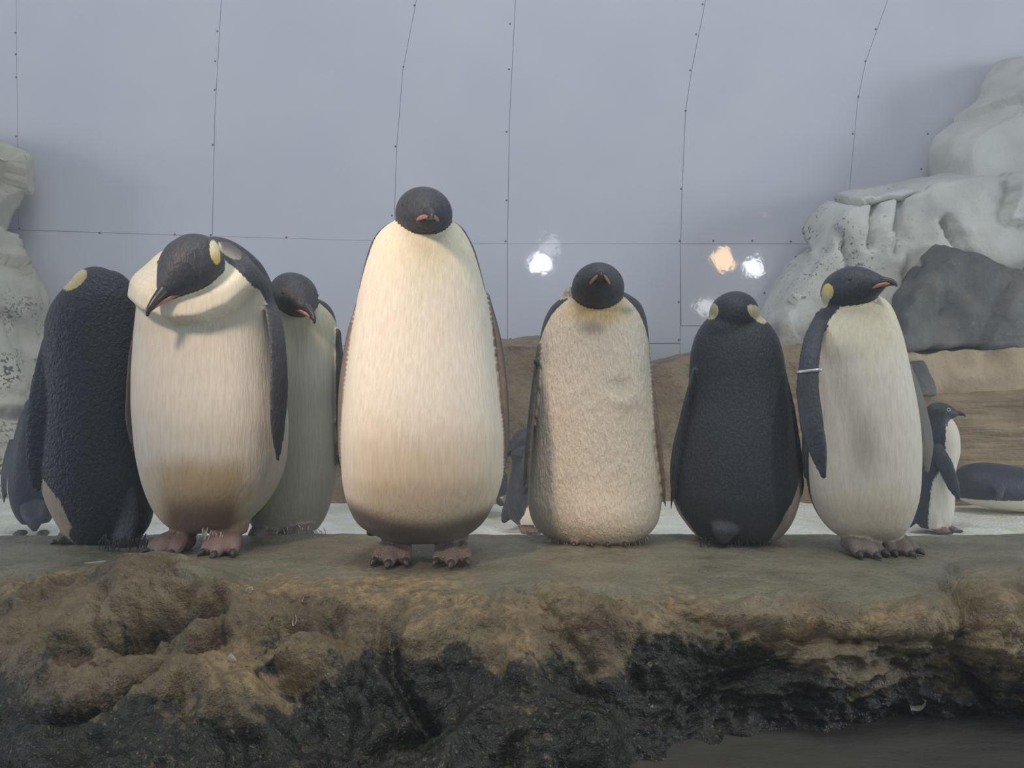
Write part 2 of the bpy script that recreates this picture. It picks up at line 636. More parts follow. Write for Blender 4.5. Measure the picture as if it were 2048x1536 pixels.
class Penguin:
    def __init__(self, name, base, label, group):
        self.base = np.asarray(base, float)
        self.root = bpy.data.objects.new(name, None)
        self.root.empty_display_size = 0.1
        COL.objects.link(self.root)
        self.root.location = self.base
        tag(self.root, label, 'penguin', group)

    def part(self, name, me, mat, parent=None):
        shift(me, self.base)
        return link(name, me, mat, parent or self.root)

    def beak(self, fr, length=.075, width=.013, plates=True, plate_to=0.62):
        c, R, s = fr
        g = lambda a, b, h: c + (np.array([a, b, h]) * s) @ R
        wide = R[1]
        L = length
        pts = [g(.080, 0, -.010), g(.100, 0, -.013), g(.100 + L * .55, 0, -.020), g(.100 + L * .86, 0, -.029), g(.100 + L, 0, -.040)]
        b = self.part('beak', tube_mesh('beak', pts, [.019 * s, width * 1.15 * s, width * .72 * s, width * .5 * s, .003 * s], 0.95, wide, 22, 14), M_BEAK)
        low = [g(.085, 0, -.020), g(.100 + L * .3, 0, -.026), g(.100 + L * .80, 0, -.034)]
        self.part('lower_mandible', tube_mesh('lower_mandible', low, [.013 * s, .009 * s, .003 * s], 0.7, wide, 14, 12), M_BEAK, b)
        if plates:
            for q in (-1, 1):
                p = [g(.066, q * .031, -.024), g(.086, q * .0215, -.024), g(.100 + L * .25, q * .0120, -.025), g(.100 + L * plate_to, q * .0065, -.0285)]
                self.part('mandible_plate', tube_mesh('mandible_plate', p, [.002 * s, .0050 * s, .0052 * s, .002 * s], 0.55, R[2], 16, 8), M_PINK, b)
        return b

    def eyes(self, fr, ring=False):
        c, R, s = fr
        for q in (-1, 1):
            p = c + (np.array([.040, q * .0498, .013]) * s) @ R
            t = Src()
            t.ball(p, (.0060 * s,) * 3, n=8)
            e = self.part('eye', new_mesh('eye', t.V[0], t.F), M_EYE)
            if ring:
                th = np.linspace(0, 2 * np.pi, 13)
                pts = [p + (np.array([math.cos(a) * .0088, q * .0075, math.sin(a) * .0088]) * s) @ R for a in th]
                self.part('eye_ring', tube_mesh('eye_ring', pts, [.0022 * s] * 3, 1, R[1], 24, 6), M_RING, e)

    def claws(self, cl, s=1.0):
        for p, d in cl:
            z = np.array([0, 0, 1.0])
            pts = [p - d * .004 * s + z * .003 * s, p + d * .010 * s + z * .001 * s, p + d * .019 * s - z * .004 * s]
            self.part('claw', tube_mesh('claw', pts, [.0085 * s, .0075 * s, .0030 * s], 0.9, None, 10, 8), M_CLAW)

    def tufts(self, spots, length, mat, seed, spread=.006):
        """loose feather tips hanging at the hem of the belly, joined: nobody could count them"""
        rs = np.random.RandomState(seed)
        V, F = [], []
        for p, d in spots:
            for k in range(4):
                q = np.asarray(p) + rs.randn(3) * spread
                v = np.asarray(d) + rs.randn(3) * 0.25
                v /= np.linalg.norm(v)
                L = length * (0.6 + 0.7 * rs.rand())
                s = Src()
                s.tube([q, q + v * L * .5, q + v * L + np.array([0, 0, -.2 * L])], [.0024, .0020, .0004], None, 0.5, n=5, nc=5)
                o = sum(len(x) for x in V)
                V.append(s.V[0])
                F += [tuple(i + o for i in f) for f in s.F]
        me = new_mesh('feather_tips', np.vstack(V), F)
        o = self.part('feather_tips', me, mat)
        o['kind'] = 'stuff'
        return o


def stain_or_shade(C, w, rgb):  # blends in plumage tints, stains and painted shade
    w = np.clip(w, 0, 1)[:, None]
    return C * (1 - w) + np.asarray(rgb)[None] * w


def blob(px, py, cx, cy, rx, ry, soft=0.5):
    e = np.sqrt(((px - cx) / rx) ** 2 + ((py - cy) / ry) ** 2)
    return 1 - sm(1 - soft, 1 + soft, e)


def groove(px, py, pts, width, depth):
    best = np.full(len(px), 1e9)
    q = np.stack([px, py], 1)
    for a, b in zip(pts[:-1], pts[1:]):
        a, b = np.array(a, float), np.array(b, float)
        u = np.clip(((q - a) @ (b - a)) / ((b - a) @ (b - a)), 0, 1)
        best = np.minimum(best, np.linalg.norm(q - (a + u[:, None] * (b - a)), axis=1))
    return -depth * np.exp(-(best / width) ** 2)


YEL = np.array([0.74, 0.68, 0.42])
PALE = np.array([0.76, 0.73, 0.58])
LEDGE = CZ - 0.457           # top of the rock ledge
G_EMP = 'emperor penguins on the rock ledge'
G_SMALL = 'small penguins on the snow'

exec_objects = []


# ------------------------------------------------------------------ emperor penguins
def emperor_bowed():
    p = Penguin('emperor_penguin', (W(410, 1080, 2.14)[0], 2.14, LEDGE), 'emperor penguin bowing its head onto a puffed white neck roll, brown stained lower belly', G_EMP)
    s = Src()

    def col(C, px, py, V):
        C = stain_or_shade(C, 0.75 * (1 - sm(560, 700, py)), PALE)
        C = stain_or_shade(C, 0.30 * blob(px, py, 390, 655, 120, 16, 0.8), (0.45, 0.50, 0.36))  # fold shade under the neck roll, painted in a greenish tone
        wv = 9 * fbm(V * [1, 1, .1], 60, 2)
        band = sm(893, 955, py + wv) * sm(272, 345, px + wv) * (1 - sm(452, 520, px + wv))
        C = stain_or_shade(C, band * 0.72, (0.50, 0.34, 0.15))
        low = sm(975, 1030, py) * sm(315, 350, px) * (1 - sm(455, 485, px))  # darker brown low between the legs
        return stain_or_shade(C, low * 0.8, (0.16, 0.11, 0.075))
    rows = [(478, 398, 440), (486, 380, 466), (498, 352, 486), (515, 322, 506), (540, 298, 530), (560, 287, 541), (580, 282, 548), (620, 277, 553), (660, 273, 556), (700, 270, 561),
            (760, 267, 570), (800, 267, 577), (850, 270, 582), (900, 275, 580), (950, 285, 570), (980, 294, 556), (1010, 307, 535), (1030, 320, 515), (1048, 338, 494), (1058, 352, 478)]
    def roll(V):
        # puffed neck: a fold that swells below the head and drops off sharply on the breast
        px, py = proj(V)
        yb = np.interp(px, [270, 300, 350, 410, 470, 520, 545], [606, 632, 650, 646, 622, 580, 548])
        h = yb - py
        w = sm(-4, 13, h) * (1 - 0.8 * sm(38, 105, h)) * (1 - sm(505, 560, px))
        V = V.copy()
        V[:, 1] -= np.where(V[:, 1] < 2.22, 0.052 * w, 0)
        return V
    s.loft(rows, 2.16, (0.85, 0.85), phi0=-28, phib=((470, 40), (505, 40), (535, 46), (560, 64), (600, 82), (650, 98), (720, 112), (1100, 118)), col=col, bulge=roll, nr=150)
    fr = s.head(W(380, 529, 1.99), (-.36, -.66, -.62), (0.30, -.35, 1), 1.09, patch=False)
    # nape running back from the head to the shoulder
    nape = [W(400, 522, 2.08), W(440, 515, 2.14), W(490, 545, 2.2), W(528, 600, 2.22)]
    s.tube(nape, [.062, .056, .052, .04], None, 1.0, PALE, np.full(40 * 28 + 2, 0.03), 0, 40, 28)
    s.spot(430, 505, 10, 25, (.74, .72, .50), 2.2, -12, (.76, .56, .12))
    s.spot(460, 501, 27, 13, (.13, .135, .15), 2.3, 32, (.30, .29, .28))
    s.spot(430, 505, 10, 25, (.74, .72, .50), 2.2, -12, (.76, .56, .12))
    # flippers
    s.tube([W(524, 575, 2.22), W(546, 625, 2.13), W(556, 695, 2.07), W(558, 780, 2.04), W(556, 860, 2.03), W(556, 922, 2.03)], [.020, .027, .031, .034, .026, .008], (.42, .85, 0), 0.27, np.array([.19, .15, .13]), outer=(0.85, -.5, 0.1))
    s.tube([W(276, 640, 2.16), W(268, 740, 2.17), W(264, 830, 2.17), W(268, 905, 2.16)], [.02, .034, .034, .008], (.05, 1, 0), 0.20, np.array([.20, .14, .12]), outer=(-.9, .3, 0))
    # legs and feet
    cl = []
    pink = np.array([.235, .150, .130])
    for hx, fx, d in ((372, -.32, 2.135), (462, .02, 2.135)):
        h = W(hx, 768, d)
        h[2] = LEDGE - .002
        cl += s.foot(h, (fx, -1), 1.22, pink)
        s.tube([h + [0, .01, .045], h + [0, .02, .10], h + [0, .02, .17]], [.040, .050, .062], None, 1.0, np.array([.50, .38, .26]), -0.05, 0, 16, 20)
    s.tube([W(440, 1030, 2.28), W(430, 1072, 2.36)], [.05, .02], (1, 0, 0), 0.4, WHITE, 0.05)
    p.part('body', s.mesh(0.0046), EMP[1])
    p.beak(fr, .060, .0125)
    p.eyes(fr)
    p.claws(cl, 1.2)
    p.tufts([(W(x, 1066, 2.07), (0, -.2, -1)) for x in (405, 412, 420, 428, 436)], .022, M_TUFT, 5)


def emperor_tall():
    p = Penguin('emperor_penguin', (W(848, 1100, 2.02)[0], 2.02, LEDGE), 'tallest emperor penguin, facing front with its whole long cream belly and both feet showing', G_EMP)
    s = Src()

    def col(C, px, py, V):
        C = stain_or_shade(C, 0.75 * (1 - sm(470, 640, py)), PALE)
        C = stain_or_shade(C, 0.35 * blob(px, py, 850, 500, 70, 40, 0.9), YEL)
        C = stain_or_shade(C, 0.62 * sm(760, 1000, py) * (1 - 0.5 * sm(90, 160, np.abs(px - 848))), (0.52, 0.37, 0.21))  # browner towards the lower belly
        return stain_or_shade(C, 0.92 * sm(1028, 1062, py + 0.0018 * (px - 848) ** 2), (0.075, 0.060, 0.055))
    rows = [(440, 800, 895), (447, 786, 912), (458, 768, 927), (475, 752, 938), (500, 740, 950), (530, 731, 959), (570, 722, 969), (620, 713, 979), (700, 702, 990), (800, 691, 1002),
            (880, 685, 1009), (940, 686, 1008), (985, 692, 998), (1015, 702, 985), (1040, 716, 970), (1056, 736, 954), (1070, 762, 932), (1078, 785, 910)]
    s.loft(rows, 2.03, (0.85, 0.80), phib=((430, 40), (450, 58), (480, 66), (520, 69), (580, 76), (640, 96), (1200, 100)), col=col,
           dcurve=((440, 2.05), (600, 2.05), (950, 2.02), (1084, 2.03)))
    fr = s.head(W(848, 428, 1.985), (.22, -1, -.06), (0, 0, 1), 1.10)
    s.tube([W(848, 480, 2.10), W(848, 425, 2.06)], [.070, .055], None, 1, PALE, 0.03, 0, 14, 24)
    for q, xs in ((-1, (722, 697, 685, 682, 688)), (1, (974, 997, 1008, 1012, 1007))):
        pts = [W(x, y, d) for x, y, d in zip(xs, (590, 690, 790, 880, 972 if q < 0 else 952), (2.06, 2.05, 2.03, 2.02, 2.01))]
        s.tube(pts, [.024, .038, .042, .034, .008], (0.10 * q - .1, 1, 0), 0.27, np.array([.15, .115, .10]), outer=(q, .25, 0))
    cl = []
    grey = np.array([.115, .088, .080])
    for hx, fx in ((796, -.04), (908, .03)):
        h = W(hx, 768, 2.03)
        h[2] = LEDGE - .002
        cl += s.foot(h, (fx, -1), 1.22, grey, lengths=(.062, .078, .064))
        s.tube([h + [0, .01, .045], h + [0, .02, .10], h + [0, .02, .16]], [.036, .045, .055], None, 1.0, np.array([.16, .12, .105]), -0.05, 0.6, 14, 20)
    s.tube([W(760, 1020, 2.12), W(742, 1070, 2.22)], [.04, .014], (1, 0, 0), 0.4, WHITE, 0.05)
    p.part('body', s.mesh(0.0038, 7), EMP[3])
    p.beak(fr, .070, .0125)
    p.eyes(fr)
    p.claws(cl, 1.25)


def emperor_behind():
    p = Penguin('emperor_penguin', (W(575, 1080, 2.50)[0], 2.50, LEDGE - .035), 'shaded emperor penguin standing behind the bowed one, head turned to the right', G_EMP)
    s = Src()

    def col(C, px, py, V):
        C = stain_or_shade(C, 0.85 * (1 - sm(630, 760, py)), (0.73, 0.70, 0.48))
        return stain_or_shade(C, 0.65 * sm(680, 820, py), (0.36, 0.34, 0.27))  # shade of the bowed penguin painted into the lower body
    rows = [(598, 540, 640), (606, 522, 655), (616, 510, 664), (630, 500, 671), (660, 490, 676), (720, 482, 678), (800, 474, 678), (880, 470, 680), (940, 472, 677), (990, 480, 668),
            (1030, 495, 655), (1055, 510, 640), (1072, 530, 620)]
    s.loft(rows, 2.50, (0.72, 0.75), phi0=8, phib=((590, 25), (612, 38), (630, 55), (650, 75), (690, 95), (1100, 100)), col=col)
    fr = s.head(W(589, 590, 2.44), (.60, -.74, -.34), (0, 0, 1), 1.08)
    s.tube([W(585, 650, 2.54), W(587, 590, 2.51)], [.075, .055], None, 1, PALE, 0.03, 0, 14, 24)
    s.tube([W(678, 660, 2.50), W(682, 760, 2.50), W(683, 860, 2.50), W(680, 950, 2.50)], [.02, .04, .04, .008], (.05, 1, 0), 0.2, WHITE, 0.05)
    cl = []
    for hx in (540, 612):
        h = W(hx, 768, 2.49)
        h[2] = LEDGE - .035
        cl += s.foot(h, (0, -1), 1.1)
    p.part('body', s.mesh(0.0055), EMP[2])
    p.beak(fr, .060, .012)
    p.eyes(fr)
    p.tufts([(W(x, 1060, 2.42), (0.2, -.2, -1)) for x in (560, 575, 590, 605, 620, 630, 640, 646)], .03, M_TUFT, 8)


def emperor_ruffled():
    p = Penguin('emperor_penguin', (W(1190, 1080, 2.29)[0], 2.29, LEDGE), 'emperor penguin with ruffled belly feathers lifting its chin, feet tucked under its belly', G_EMP)
    s = Src()

    def col(C, px, py, V):
        C = stain_or_shade(C, 0.5 * (1 - sm(600, 690, py)), PALE)
        C = stain_or_shade(C, 0.85 * blob(px, py, 1195, 622, 62, 24, 0.6), (0.68, 0.54, 0.26))
        C = stain_or_shade(C, 0.80 * blob(px, py, 1182, 656, 24, 13, 0.7), (0.30, 0.30, 0.29))
        C = stain_or_shade(C, 0.70 * blob(px, py, 1254, 620, 12, 7, 0.8), (0.28, 0.28, 0.27))
        C = stain_or_shade(C, 0.55 * blob(px, py, 1246, 783, 22, 10, 0.9), (0.45, 0.45, 0.42))  # greyer over the small belly dent
        C = stain_or_shade(C, 0.55 * sm(1030, 1085, py), (0.30, 0.24, 0.17))
        return stain_or_shade(C, 0.40 * sm(700, 950, py), (0.60, 0.52, 0.40))

    def bulge(V):
        px, py = proj(V)
        front = V[:, 1] < 2.27
        w = blob(px, py, 1240, 776, 22, 16, 0.7) - 0.8 * blob(px, py, 1256, 796, 26, 20, 0.7)
        V = V.copy()
        V[:, 1] += np.where(front, 0.008 * w, 0)
        return V
    rows = [(586, 1145, 1250), (594, 1128, 1262), (604, 1112, 1276), (618, 1099, 1285), (640, 1088, 1292), (680, 1079, 1297), (740, 1074, 1301), (800, 1070, 1306), (880, 1064, 1312),
            (950, 1057, 1319), (1000, 1055, 1321), (1030, 1060, 1317), (1052, 1070, 1306), (1068, 1088, 1288), (1078, 1108, 1270)]
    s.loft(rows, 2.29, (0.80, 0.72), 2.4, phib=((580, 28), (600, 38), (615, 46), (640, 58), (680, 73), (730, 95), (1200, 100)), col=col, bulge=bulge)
    fr = s.head(W(1196, 575, 2.20), (-.06, -1, .30), (0, 0, 1), 1.12)
    s.tube([W(1190, 640, 2.32), W(1192, 590, 2.28)], [.080, .068], None, 1, np.array([.5, .5, .42]), -0.05, 0, 14, 30)
    s.tube([W(1128, 606, 2.26), W(1150, 588, 2.25)], [.02, .034], None, 1, np.array([.52, .52, .45]), -0.05, 0, 12, 20)
    for q, xs in ((-1, (1078, 1068, 1060, 1053, 1048)), (1, (1295, 1305, 1314, 1323, 1332))):
        pts = [W(x, y, d) for x, y, d in zip(xs, (690, 780, 860, 930, 975 if q < 0 else 1020), (2.26, 2.25, 2.23, 2.22, 2.22))]
        s.tube(pts, [.022, .038, .042, .034, .009], (0.12 * q, 1, 0), 0.19, np.array([.19, .15, .13]), outer=(q, .25, 0))
    s.ball(W(1072, 724, 2.22), (.008, .02, .011), WHITE, 0.05, 0, None, 10)
    cl = []
    toe = np.array([.25, .19, .155])
    for hx, fx in ((1160, -.02), (1222, .02)):
        h = W(hx, 768, 2.255)
        h[2] = LEDGE - .003
        cl += s.foot(h, (fx, -1), 0.95, toe, toes=(-13, 12), lengths=(.074, .074))
    p.part('body', s.mesh(0.0048), EMP[4])
    p.beak(fr, .058, .0125)
    p.eyes(fr)
    p.claws(cl, 0.8)
    spots = [(W(x, 1074 - 0.0016 * (x - 1190) ** 2 * 0.6, 2.20 + 0.0000045 * (x - 1190) ** 2), (0.0015 * (x - 1190), -.35, -1)) for x in range(1096, 1290, 7)]
    p.tufts(spots, .026, M_TUFT, 9, .007)


def emperor_back_right():
    p = Penguin('emperor_penguin', (W(1468, 1080, 2.27)[0], 2.27, LEDGE - .004), 'emperor penguin turned away, plain black back, yellow ear patches either side of its head', G_EMP)
    s = Src()

    def col(C, px, py, V):
        C = stain_or_shade(C, 0.8 * (1 - sm(620, 660, py)), YEL)
        return stain_or_shade(C, 0.55 * sm(900, 1000, py), (0.42, 0.36, 0.32))
    rows = [(628, 1424, 1514), (638, 1412, 1526), (655, 1398, 1543), (680, 1386, 1557), (720, 1378, 1567), (760, 1376, 1572), (800, 1370, 1578), (850, 1354, 1585), (900, 1342, 1592),
            (950, 1337, 1597), (985, 1339, 1598), (1020, 1350, 1590), (1050, 1370, 1576), (1070, 1388, 1558), (1084, 1412, 1535)]
    s.loft(rows, 2.27, (0.70, 0.85), phi0=172, phib=((600, 70), (900, 72), (940, 88), (975, 108), (1010, 122), (1050, 128), (1100, 126)), col=col)
    fr = s.head(W(1466, 629, 2.27), (.02, 1, -.10), (0, 0, 1), 1.04, patch=False)
    s.tube([W(1468, 710, 2.30), W(1467, 655, 2.25), W(1466, 612, 2.25)], [.110, .082, .050], (1, 0, 0), 0.7, WHITE, 0.05, 0, 24, 32)
    s.spot(1422, 622, 15, 17, (.58, .54, .32), 2.6, 10)
    s.spot(1515, 628, 25, 12, (.64, .60, .42), 2.6, 42)
    for q, xs in ((-1, (1388, 1366, 1352, 1346, 1342)), (1, (1562, 1577, 1588, 1596, 1599))):
        pts = [W(x, y, d) for x, y, d in zip(xs, (740, 830, 910, 970, 1018 if q < 0 else 1000), (2.25, 2.24, 2.24, 2.24, 2.25))]
        s.tube(pts, [.024, .038, .040, .030, .008], (0.25 * -q, 1, 0), 0.2, np.array([.4, .33, .3]), 0.05)
    s.tube([W(1455, 1040, 2.20), W(1448, 1066, 2.165), W(1446, 1086, 2.165)], [.050, .034, .014], (1, 0, 0), 0.45, WHITE, 0.05, 0, 20, 24)
    cl = []
    for hx in (1428, 1508):
        h = W(hx, 768, 2.29)
        h[2] = LEDGE - .006
        cl += s.foot(h, (0, 1), 1.1)
    p.part('body', s.mesh(0.0048), EMP[5])
    p.beak(fr, .060, .012)
    p.tufts([(W(x, 1080, 2.185), (0, -.3, -1)) for x in range(1400, 1540, 9)], .016, M_TUFT_DARK, 4)


def emperor_back_left():
    p = Penguin('emperor_penguin', (W(210, 1080, 2.25)[0], 2.25, LEDGE), 'leftmost emperor penguin, turned away with a textured slate back and pale flank patch', G_EMP)
    s = Src()

    def col(C, px, py, V):
        return stain_or_shade(C, 0.85 * sm(880, 980, py), (0.44, 0.36, 0.28))
    rows = [(541, 178, 232), (546, 166, 244), (555, 152, 256), (572, 136, 270), (595, 116, 283), (620, 101, 289), (650, 92, 293), (700, 90, 296), (760, 90, 299), (820, 88, 302), (880, 84, 306),
            (930, 82, 309), (970, 86, 312), (1005, 97, 312), (1035, 112, 309), (1055, 124, 302), (1072, 138, 290), (1083, 152, 280)]
    s.loft(rows, 2.25, (0.72, 0.8), phi0=-152, phib=((530, 40), (880, 52), (930, 62), (955, 92), (990, 110), (1040, 112), (1060, 96), (1100, 80)), col=col)
    fr = s.head(W(197, 583, 2.30), (-.28, .93, -.30), (0, 0, 1), 1.05, patch=False)
    s.spot(150, 560, 29, 14, (.66, .60, .40), 9, -40, (.60, .46, .20))
    s.tube([W(100, 680, 2.20), W(93, 740, 2.17), W(82, 810, 2.15), W(73, 880, 2.145), W(70, 945, 2.145), W(72, 985, 2.15)], [.022, .032, .034, .029, .020, .006], (1, .35, 0), 0.27, WHITE, 0.05, 0, 46, 22)
    s.tube([W(296, 660, 2.26), W(300, 780, 2.26), W(304, 900, 2.26), W(302, 960, 2.26)], [.02, .036, .036, .008], (.05, 1, 0), 0.2, WHITE, 0.05)
    s.tube([W(235, 990, 2.235), W(246, 1045, 2.20), W(250, 1086, 2.17)], [.070, .060, .034], (1, -.5, 0), 0.32, WHITE, 0.05, 0, 24, 26)
    cl = []
    for hx, d, fw in ((165, 2.205, (-1, .12)), (240, 2.23, (-.4, 1))):
        h = W(hx, 768, d)
        h[2] = LEDGE - .002
        cl += s.foot(h, fw, 1.05, np.array([.045, .042, .044]), lengths=(.040, .045, .040), toes=(-20, 0, 20))
    p.part('body', s.mesh(0.0048), EMP[0])
    p.beak(fr, .060, .012)
    p.claws(cl[:3], 1.0)
    p.tufts([(W(x, 1080 - abs(x - 240) * .1, 2.115), (0, -.3, -1)) for x in range(205, 292, 6)], .022, M_TUFT_DARK, 6, .008)


def emperor_right():
    p = Penguin('emperor_penguin', (W(1722, 1090, 2.12)[0], 2.12, LEDGE), 'rightmost emperor penguin, head in profile to the right, white band around its flipper', G_EMP)
    s = Src()

    def col(C, px, py, V):
        C = stain_or_shade(C, 0.7 * (1 - sm(610, 760, py)), (0.73, 0.71, 0.52))
        C = stain_or_shade(C, 0.40 * blob(px, py, 1722, 905, 24, 52, 0.9), (0.25, 0.24, 0.23))
        C = stain_or_shade(C, 0.30 * blob(px, py, 1685, 712, 34, 20, 0.9), (0.30, 0.29, 0.28))
        C = stain_or_shade(C, 0.35 * sm(950, 1040, py), (0.50, 0.40, 0.28))
        return stain_or_shade(C, 0.6 * sm(1045, 1085, py), (0.22, 0.17, 0.12))
    rows = [(596, 1662, 1762), (603, 1650, 1772), (615, 1640, 1782), (640, 1627, 1793), (680, 1613, 1806), (720, 1606, 1815), (760, 1602, 1823), (800, 1602, 1831), (850, 1604, 1838), (900, 1606, 1841),
            (950, 1609, 1840), (990, 1615, 1836), (1020, 1626, 1828), (1045, 1642, 1818), (1065, 1662, 1803), (1080, 1688, 1782)]
    s.loft(rows, 2.12, (0.82, 0.82), phi0=30, phib=((590, 44), (615, 50), (640, 63), (680, 73), (720, 79), (760, 82), (900, 92), (1000, 100), (1100, 106)), col=col)
    fr = s.head(W(1702, 577, 2.09), (.45, -.84, .22), (-.1, 0, 1), 0.96, patch=False)
    s.tube([W(1705, 650, 2.16), W(1695, 590, 2.13)], [.070, .055], None, 1, PALE, 0.03, 0, 14, 24)
    s.spot(1655, 584, 12, 17, (.76, .60, .16), 2.16, 8)
    s.spot(1649, 602, 9, 15, (.72, .68, .46), 2.16, 12)
    # near flipper lying on the belly, far flipper beyond the body
    fl = [W(1646, 625, 2.13), W(1626, 680, 2.055), W(1618, 730, 2.015), W(1616, 790, 1.99), W(1624, 850, 1.965), W(1638, 910, 1.95), W(1648, 958, 1.945)]
    s.tube(fl, [.020, .026, .027, .030, .030, .022, .006], (1, -.55, 0), 0.30, WHITE, 0.05, 0, 50, 22)
    s.tube([W(1812, 730, 2.14), W(1840, 815, 2.14), W(1853, 890, 2.14), W(1853, 945, 2.14)], [.022, .026, .028, .012], (1, .5, 0), 0.3, np.array([.16, .16, .15]), -0.05, 0, 40, 22)
    s.tube([W(1614, 820, 2.16), W(1612, 900, 2.15), W(1611, 955, 2.15)], [.03, .026, .010], (.5, 1, 0), 0.4, WHITE, 0.05)
    cl = []
    fc = np.array([.135, .115, .105])
    for hx, fx, d in ((1700, .22, 2.12), (1768, .20, 2.135)):
        h = W(hx, 768, d)
        h[2] = LEDGE - .002
        cl += s.foot(h, (fx, -1), 1.12, fc)
        s.tube([h + [0, .01, .045], h + [0, .02, .10], h + [0, .02, .16]], [.032, .040, .05], None, 1.0, np.array([.2, .16, .12]), -0.05, 0.3, 14, 20)
    p.part('body', s.mesh(0.0038, 7), EMP[6])
    p.beak(fr, .034, .0110)
    p.eyes(fr)
    p.claws(cl, 1.1)
    # identification band round the near flipper
    c0 = W(1618, 742, 2.008)
    pts = []
    for a in np.linspace(0, 2 * math.pi, 25):
        pts.append(c0 + np.array([.88, -.48, 0]) * .0305 * math.cos(a) + np.array([.48, .88, 0]) * .012 * math.sin(a) + np.array([0, 0, .003 * math.cos(a)]))
    b = p.part('flipper_band', tube_mesh('flipper_band', pts, [.0042] * 3, 0.4, (0, 0, 1), 60, 8), M_BAND)
    b['label'] = 'pale metal band'


# ------------------------------------------------------------------ small penguins on the snow
SNOW = CZ - 0.672


def small_standing_right():
    d = 3.52
    p = Penguin('small_penguin', (W(1872, 1060, d)[0], d, SNOW), 'small black and white penguin in profile, standing behind the rightmost emperor penguin', G_SMALL)
    s = Src()
    rows = [(836, 1876, 1903), (845, 1864, 1910), (858, 1855, 1916), (875, 1850, 1920), (900, 1846, 1921), (940, 1832, 1912), (980, 1824, 1910), (1015, 1822, 1909), (1040, 1826, 1902), (1056, 1840, 1885)]
    s.loft(rows, d, (0.9, 0.9), phi0=62, phib=((800, 60), (870, 56), (930, 50), (960, 66), (1060, 72)), nr=60, nc=70)
    fr = s.head(W(1880, 824, d), (.93, -.33, .08), (0, 0, 1), 0.72, patch=False)
    s.tube([W(1874, 880, d), W(1878, 830, d)], [.055, .046], None, 1, WHITE, 0.05, 0, 14, 20)
    s.spot(1909, 880, 13, 36, WHITE, d + .05, 4)
    s.spot(1916, 905, 8, 36, WHITE, d + .05)
    s.tube([W(1872, 890, d - .07), W(1890, 930, d - .11), W(1906, 970, d - .13), W(1919, 1003, d - .14)], [.025, .034, .028, .007], (1, -.3, .4), 0.3, WHITE, 0.05, 0, 36, 18)
    cl = []
    for hx, q in ((1872, -.05), (1890, -.02)):
        h = W(hx, 768, d + q)
        h[2] = SNOW
        cl += s.foot(h, (1, -.3), 0.62, np.array([.18, .13, .12]))
        s.tube([h + [0, 0, .02], h + [0, 0, .09]], [.022, .03], None, 1, WHITE, -0.05, 0, 10, 14)
    s.tube([W(1835, 1030, d), W(1818, 1054, d + .02)], [.04, .012], (0, 1, 0), 0.4, WHITE, 0.05)
    p.part('body', s.mesh(0.006), M_SMALL)
    p.beak(fr, .040, .013, plates=False)
    p.eyes(fr, True)
    p.claws(cl, 0.7)


def small_lying():
    d = 4.08
    p = Penguin('small_penguin', (W(1990, 1020, d)[0], d, SNOW), 'small penguin lying on its belly on the snow at the right edge', G_SMALL)
    s = Src()
    ctr = [W(1908, 972, d), W(1938, 968, d), W(1990, 972, d), W(2050, 980, d), W(2105, 984, d), W(2150, 980, d)]
    P = catmull(ctr, 50)
    r = pchip([0, .12, .4, .65, .85, 1], [.025, .085, .122, .112, .08, .05], np.linspace(0, 1, 50))
    th = np.linspace(0, 2 * np.pi, 48, endpoint=False)
    V = P[:, None] + r[:, None, None] * np.stack([0 * th, 1.15 * np.cos(th), np.sin(th)], 1)[None]
    V = V.reshape(-1, 3)
    V[:, 2] = np.maximum(V[:, 2], SNOW - .005)
    F = grid_faces(50, 48, True) + [tuple(range(48))[::-1], tuple(49 * 48 + j for j in range(48))]
    z = V[:, 2] - SNOW
    t = np.repeat(np.linspace(0, 1, 50), 48)
    s.add(V, F, WHITE, z - (0.070 + .09 * sm(.45, .75, t)))
    fr = s.head(W(2168, 962, d), (1, -.1, .1), (0, 0, 1), 0.75, patch=False)
    s.tube([W(1990, 960, d - .11), W(1999, 985, d - .15), W(1992, 1003, d - .165)], [.030, .026, .008], (1, 0, 0), 0.35, WHITE, 0.05, 0, 30, 16)
    s.tube([W(1915, 965, d), W(1888, 972, d)], [.03, .010], (0, 1, 0), 0.4, WHITE, 0.05)
    p.part('body', s.mesh(0.006), M_SMALL)
    p.beak(fr, .04, .013, plates=False)


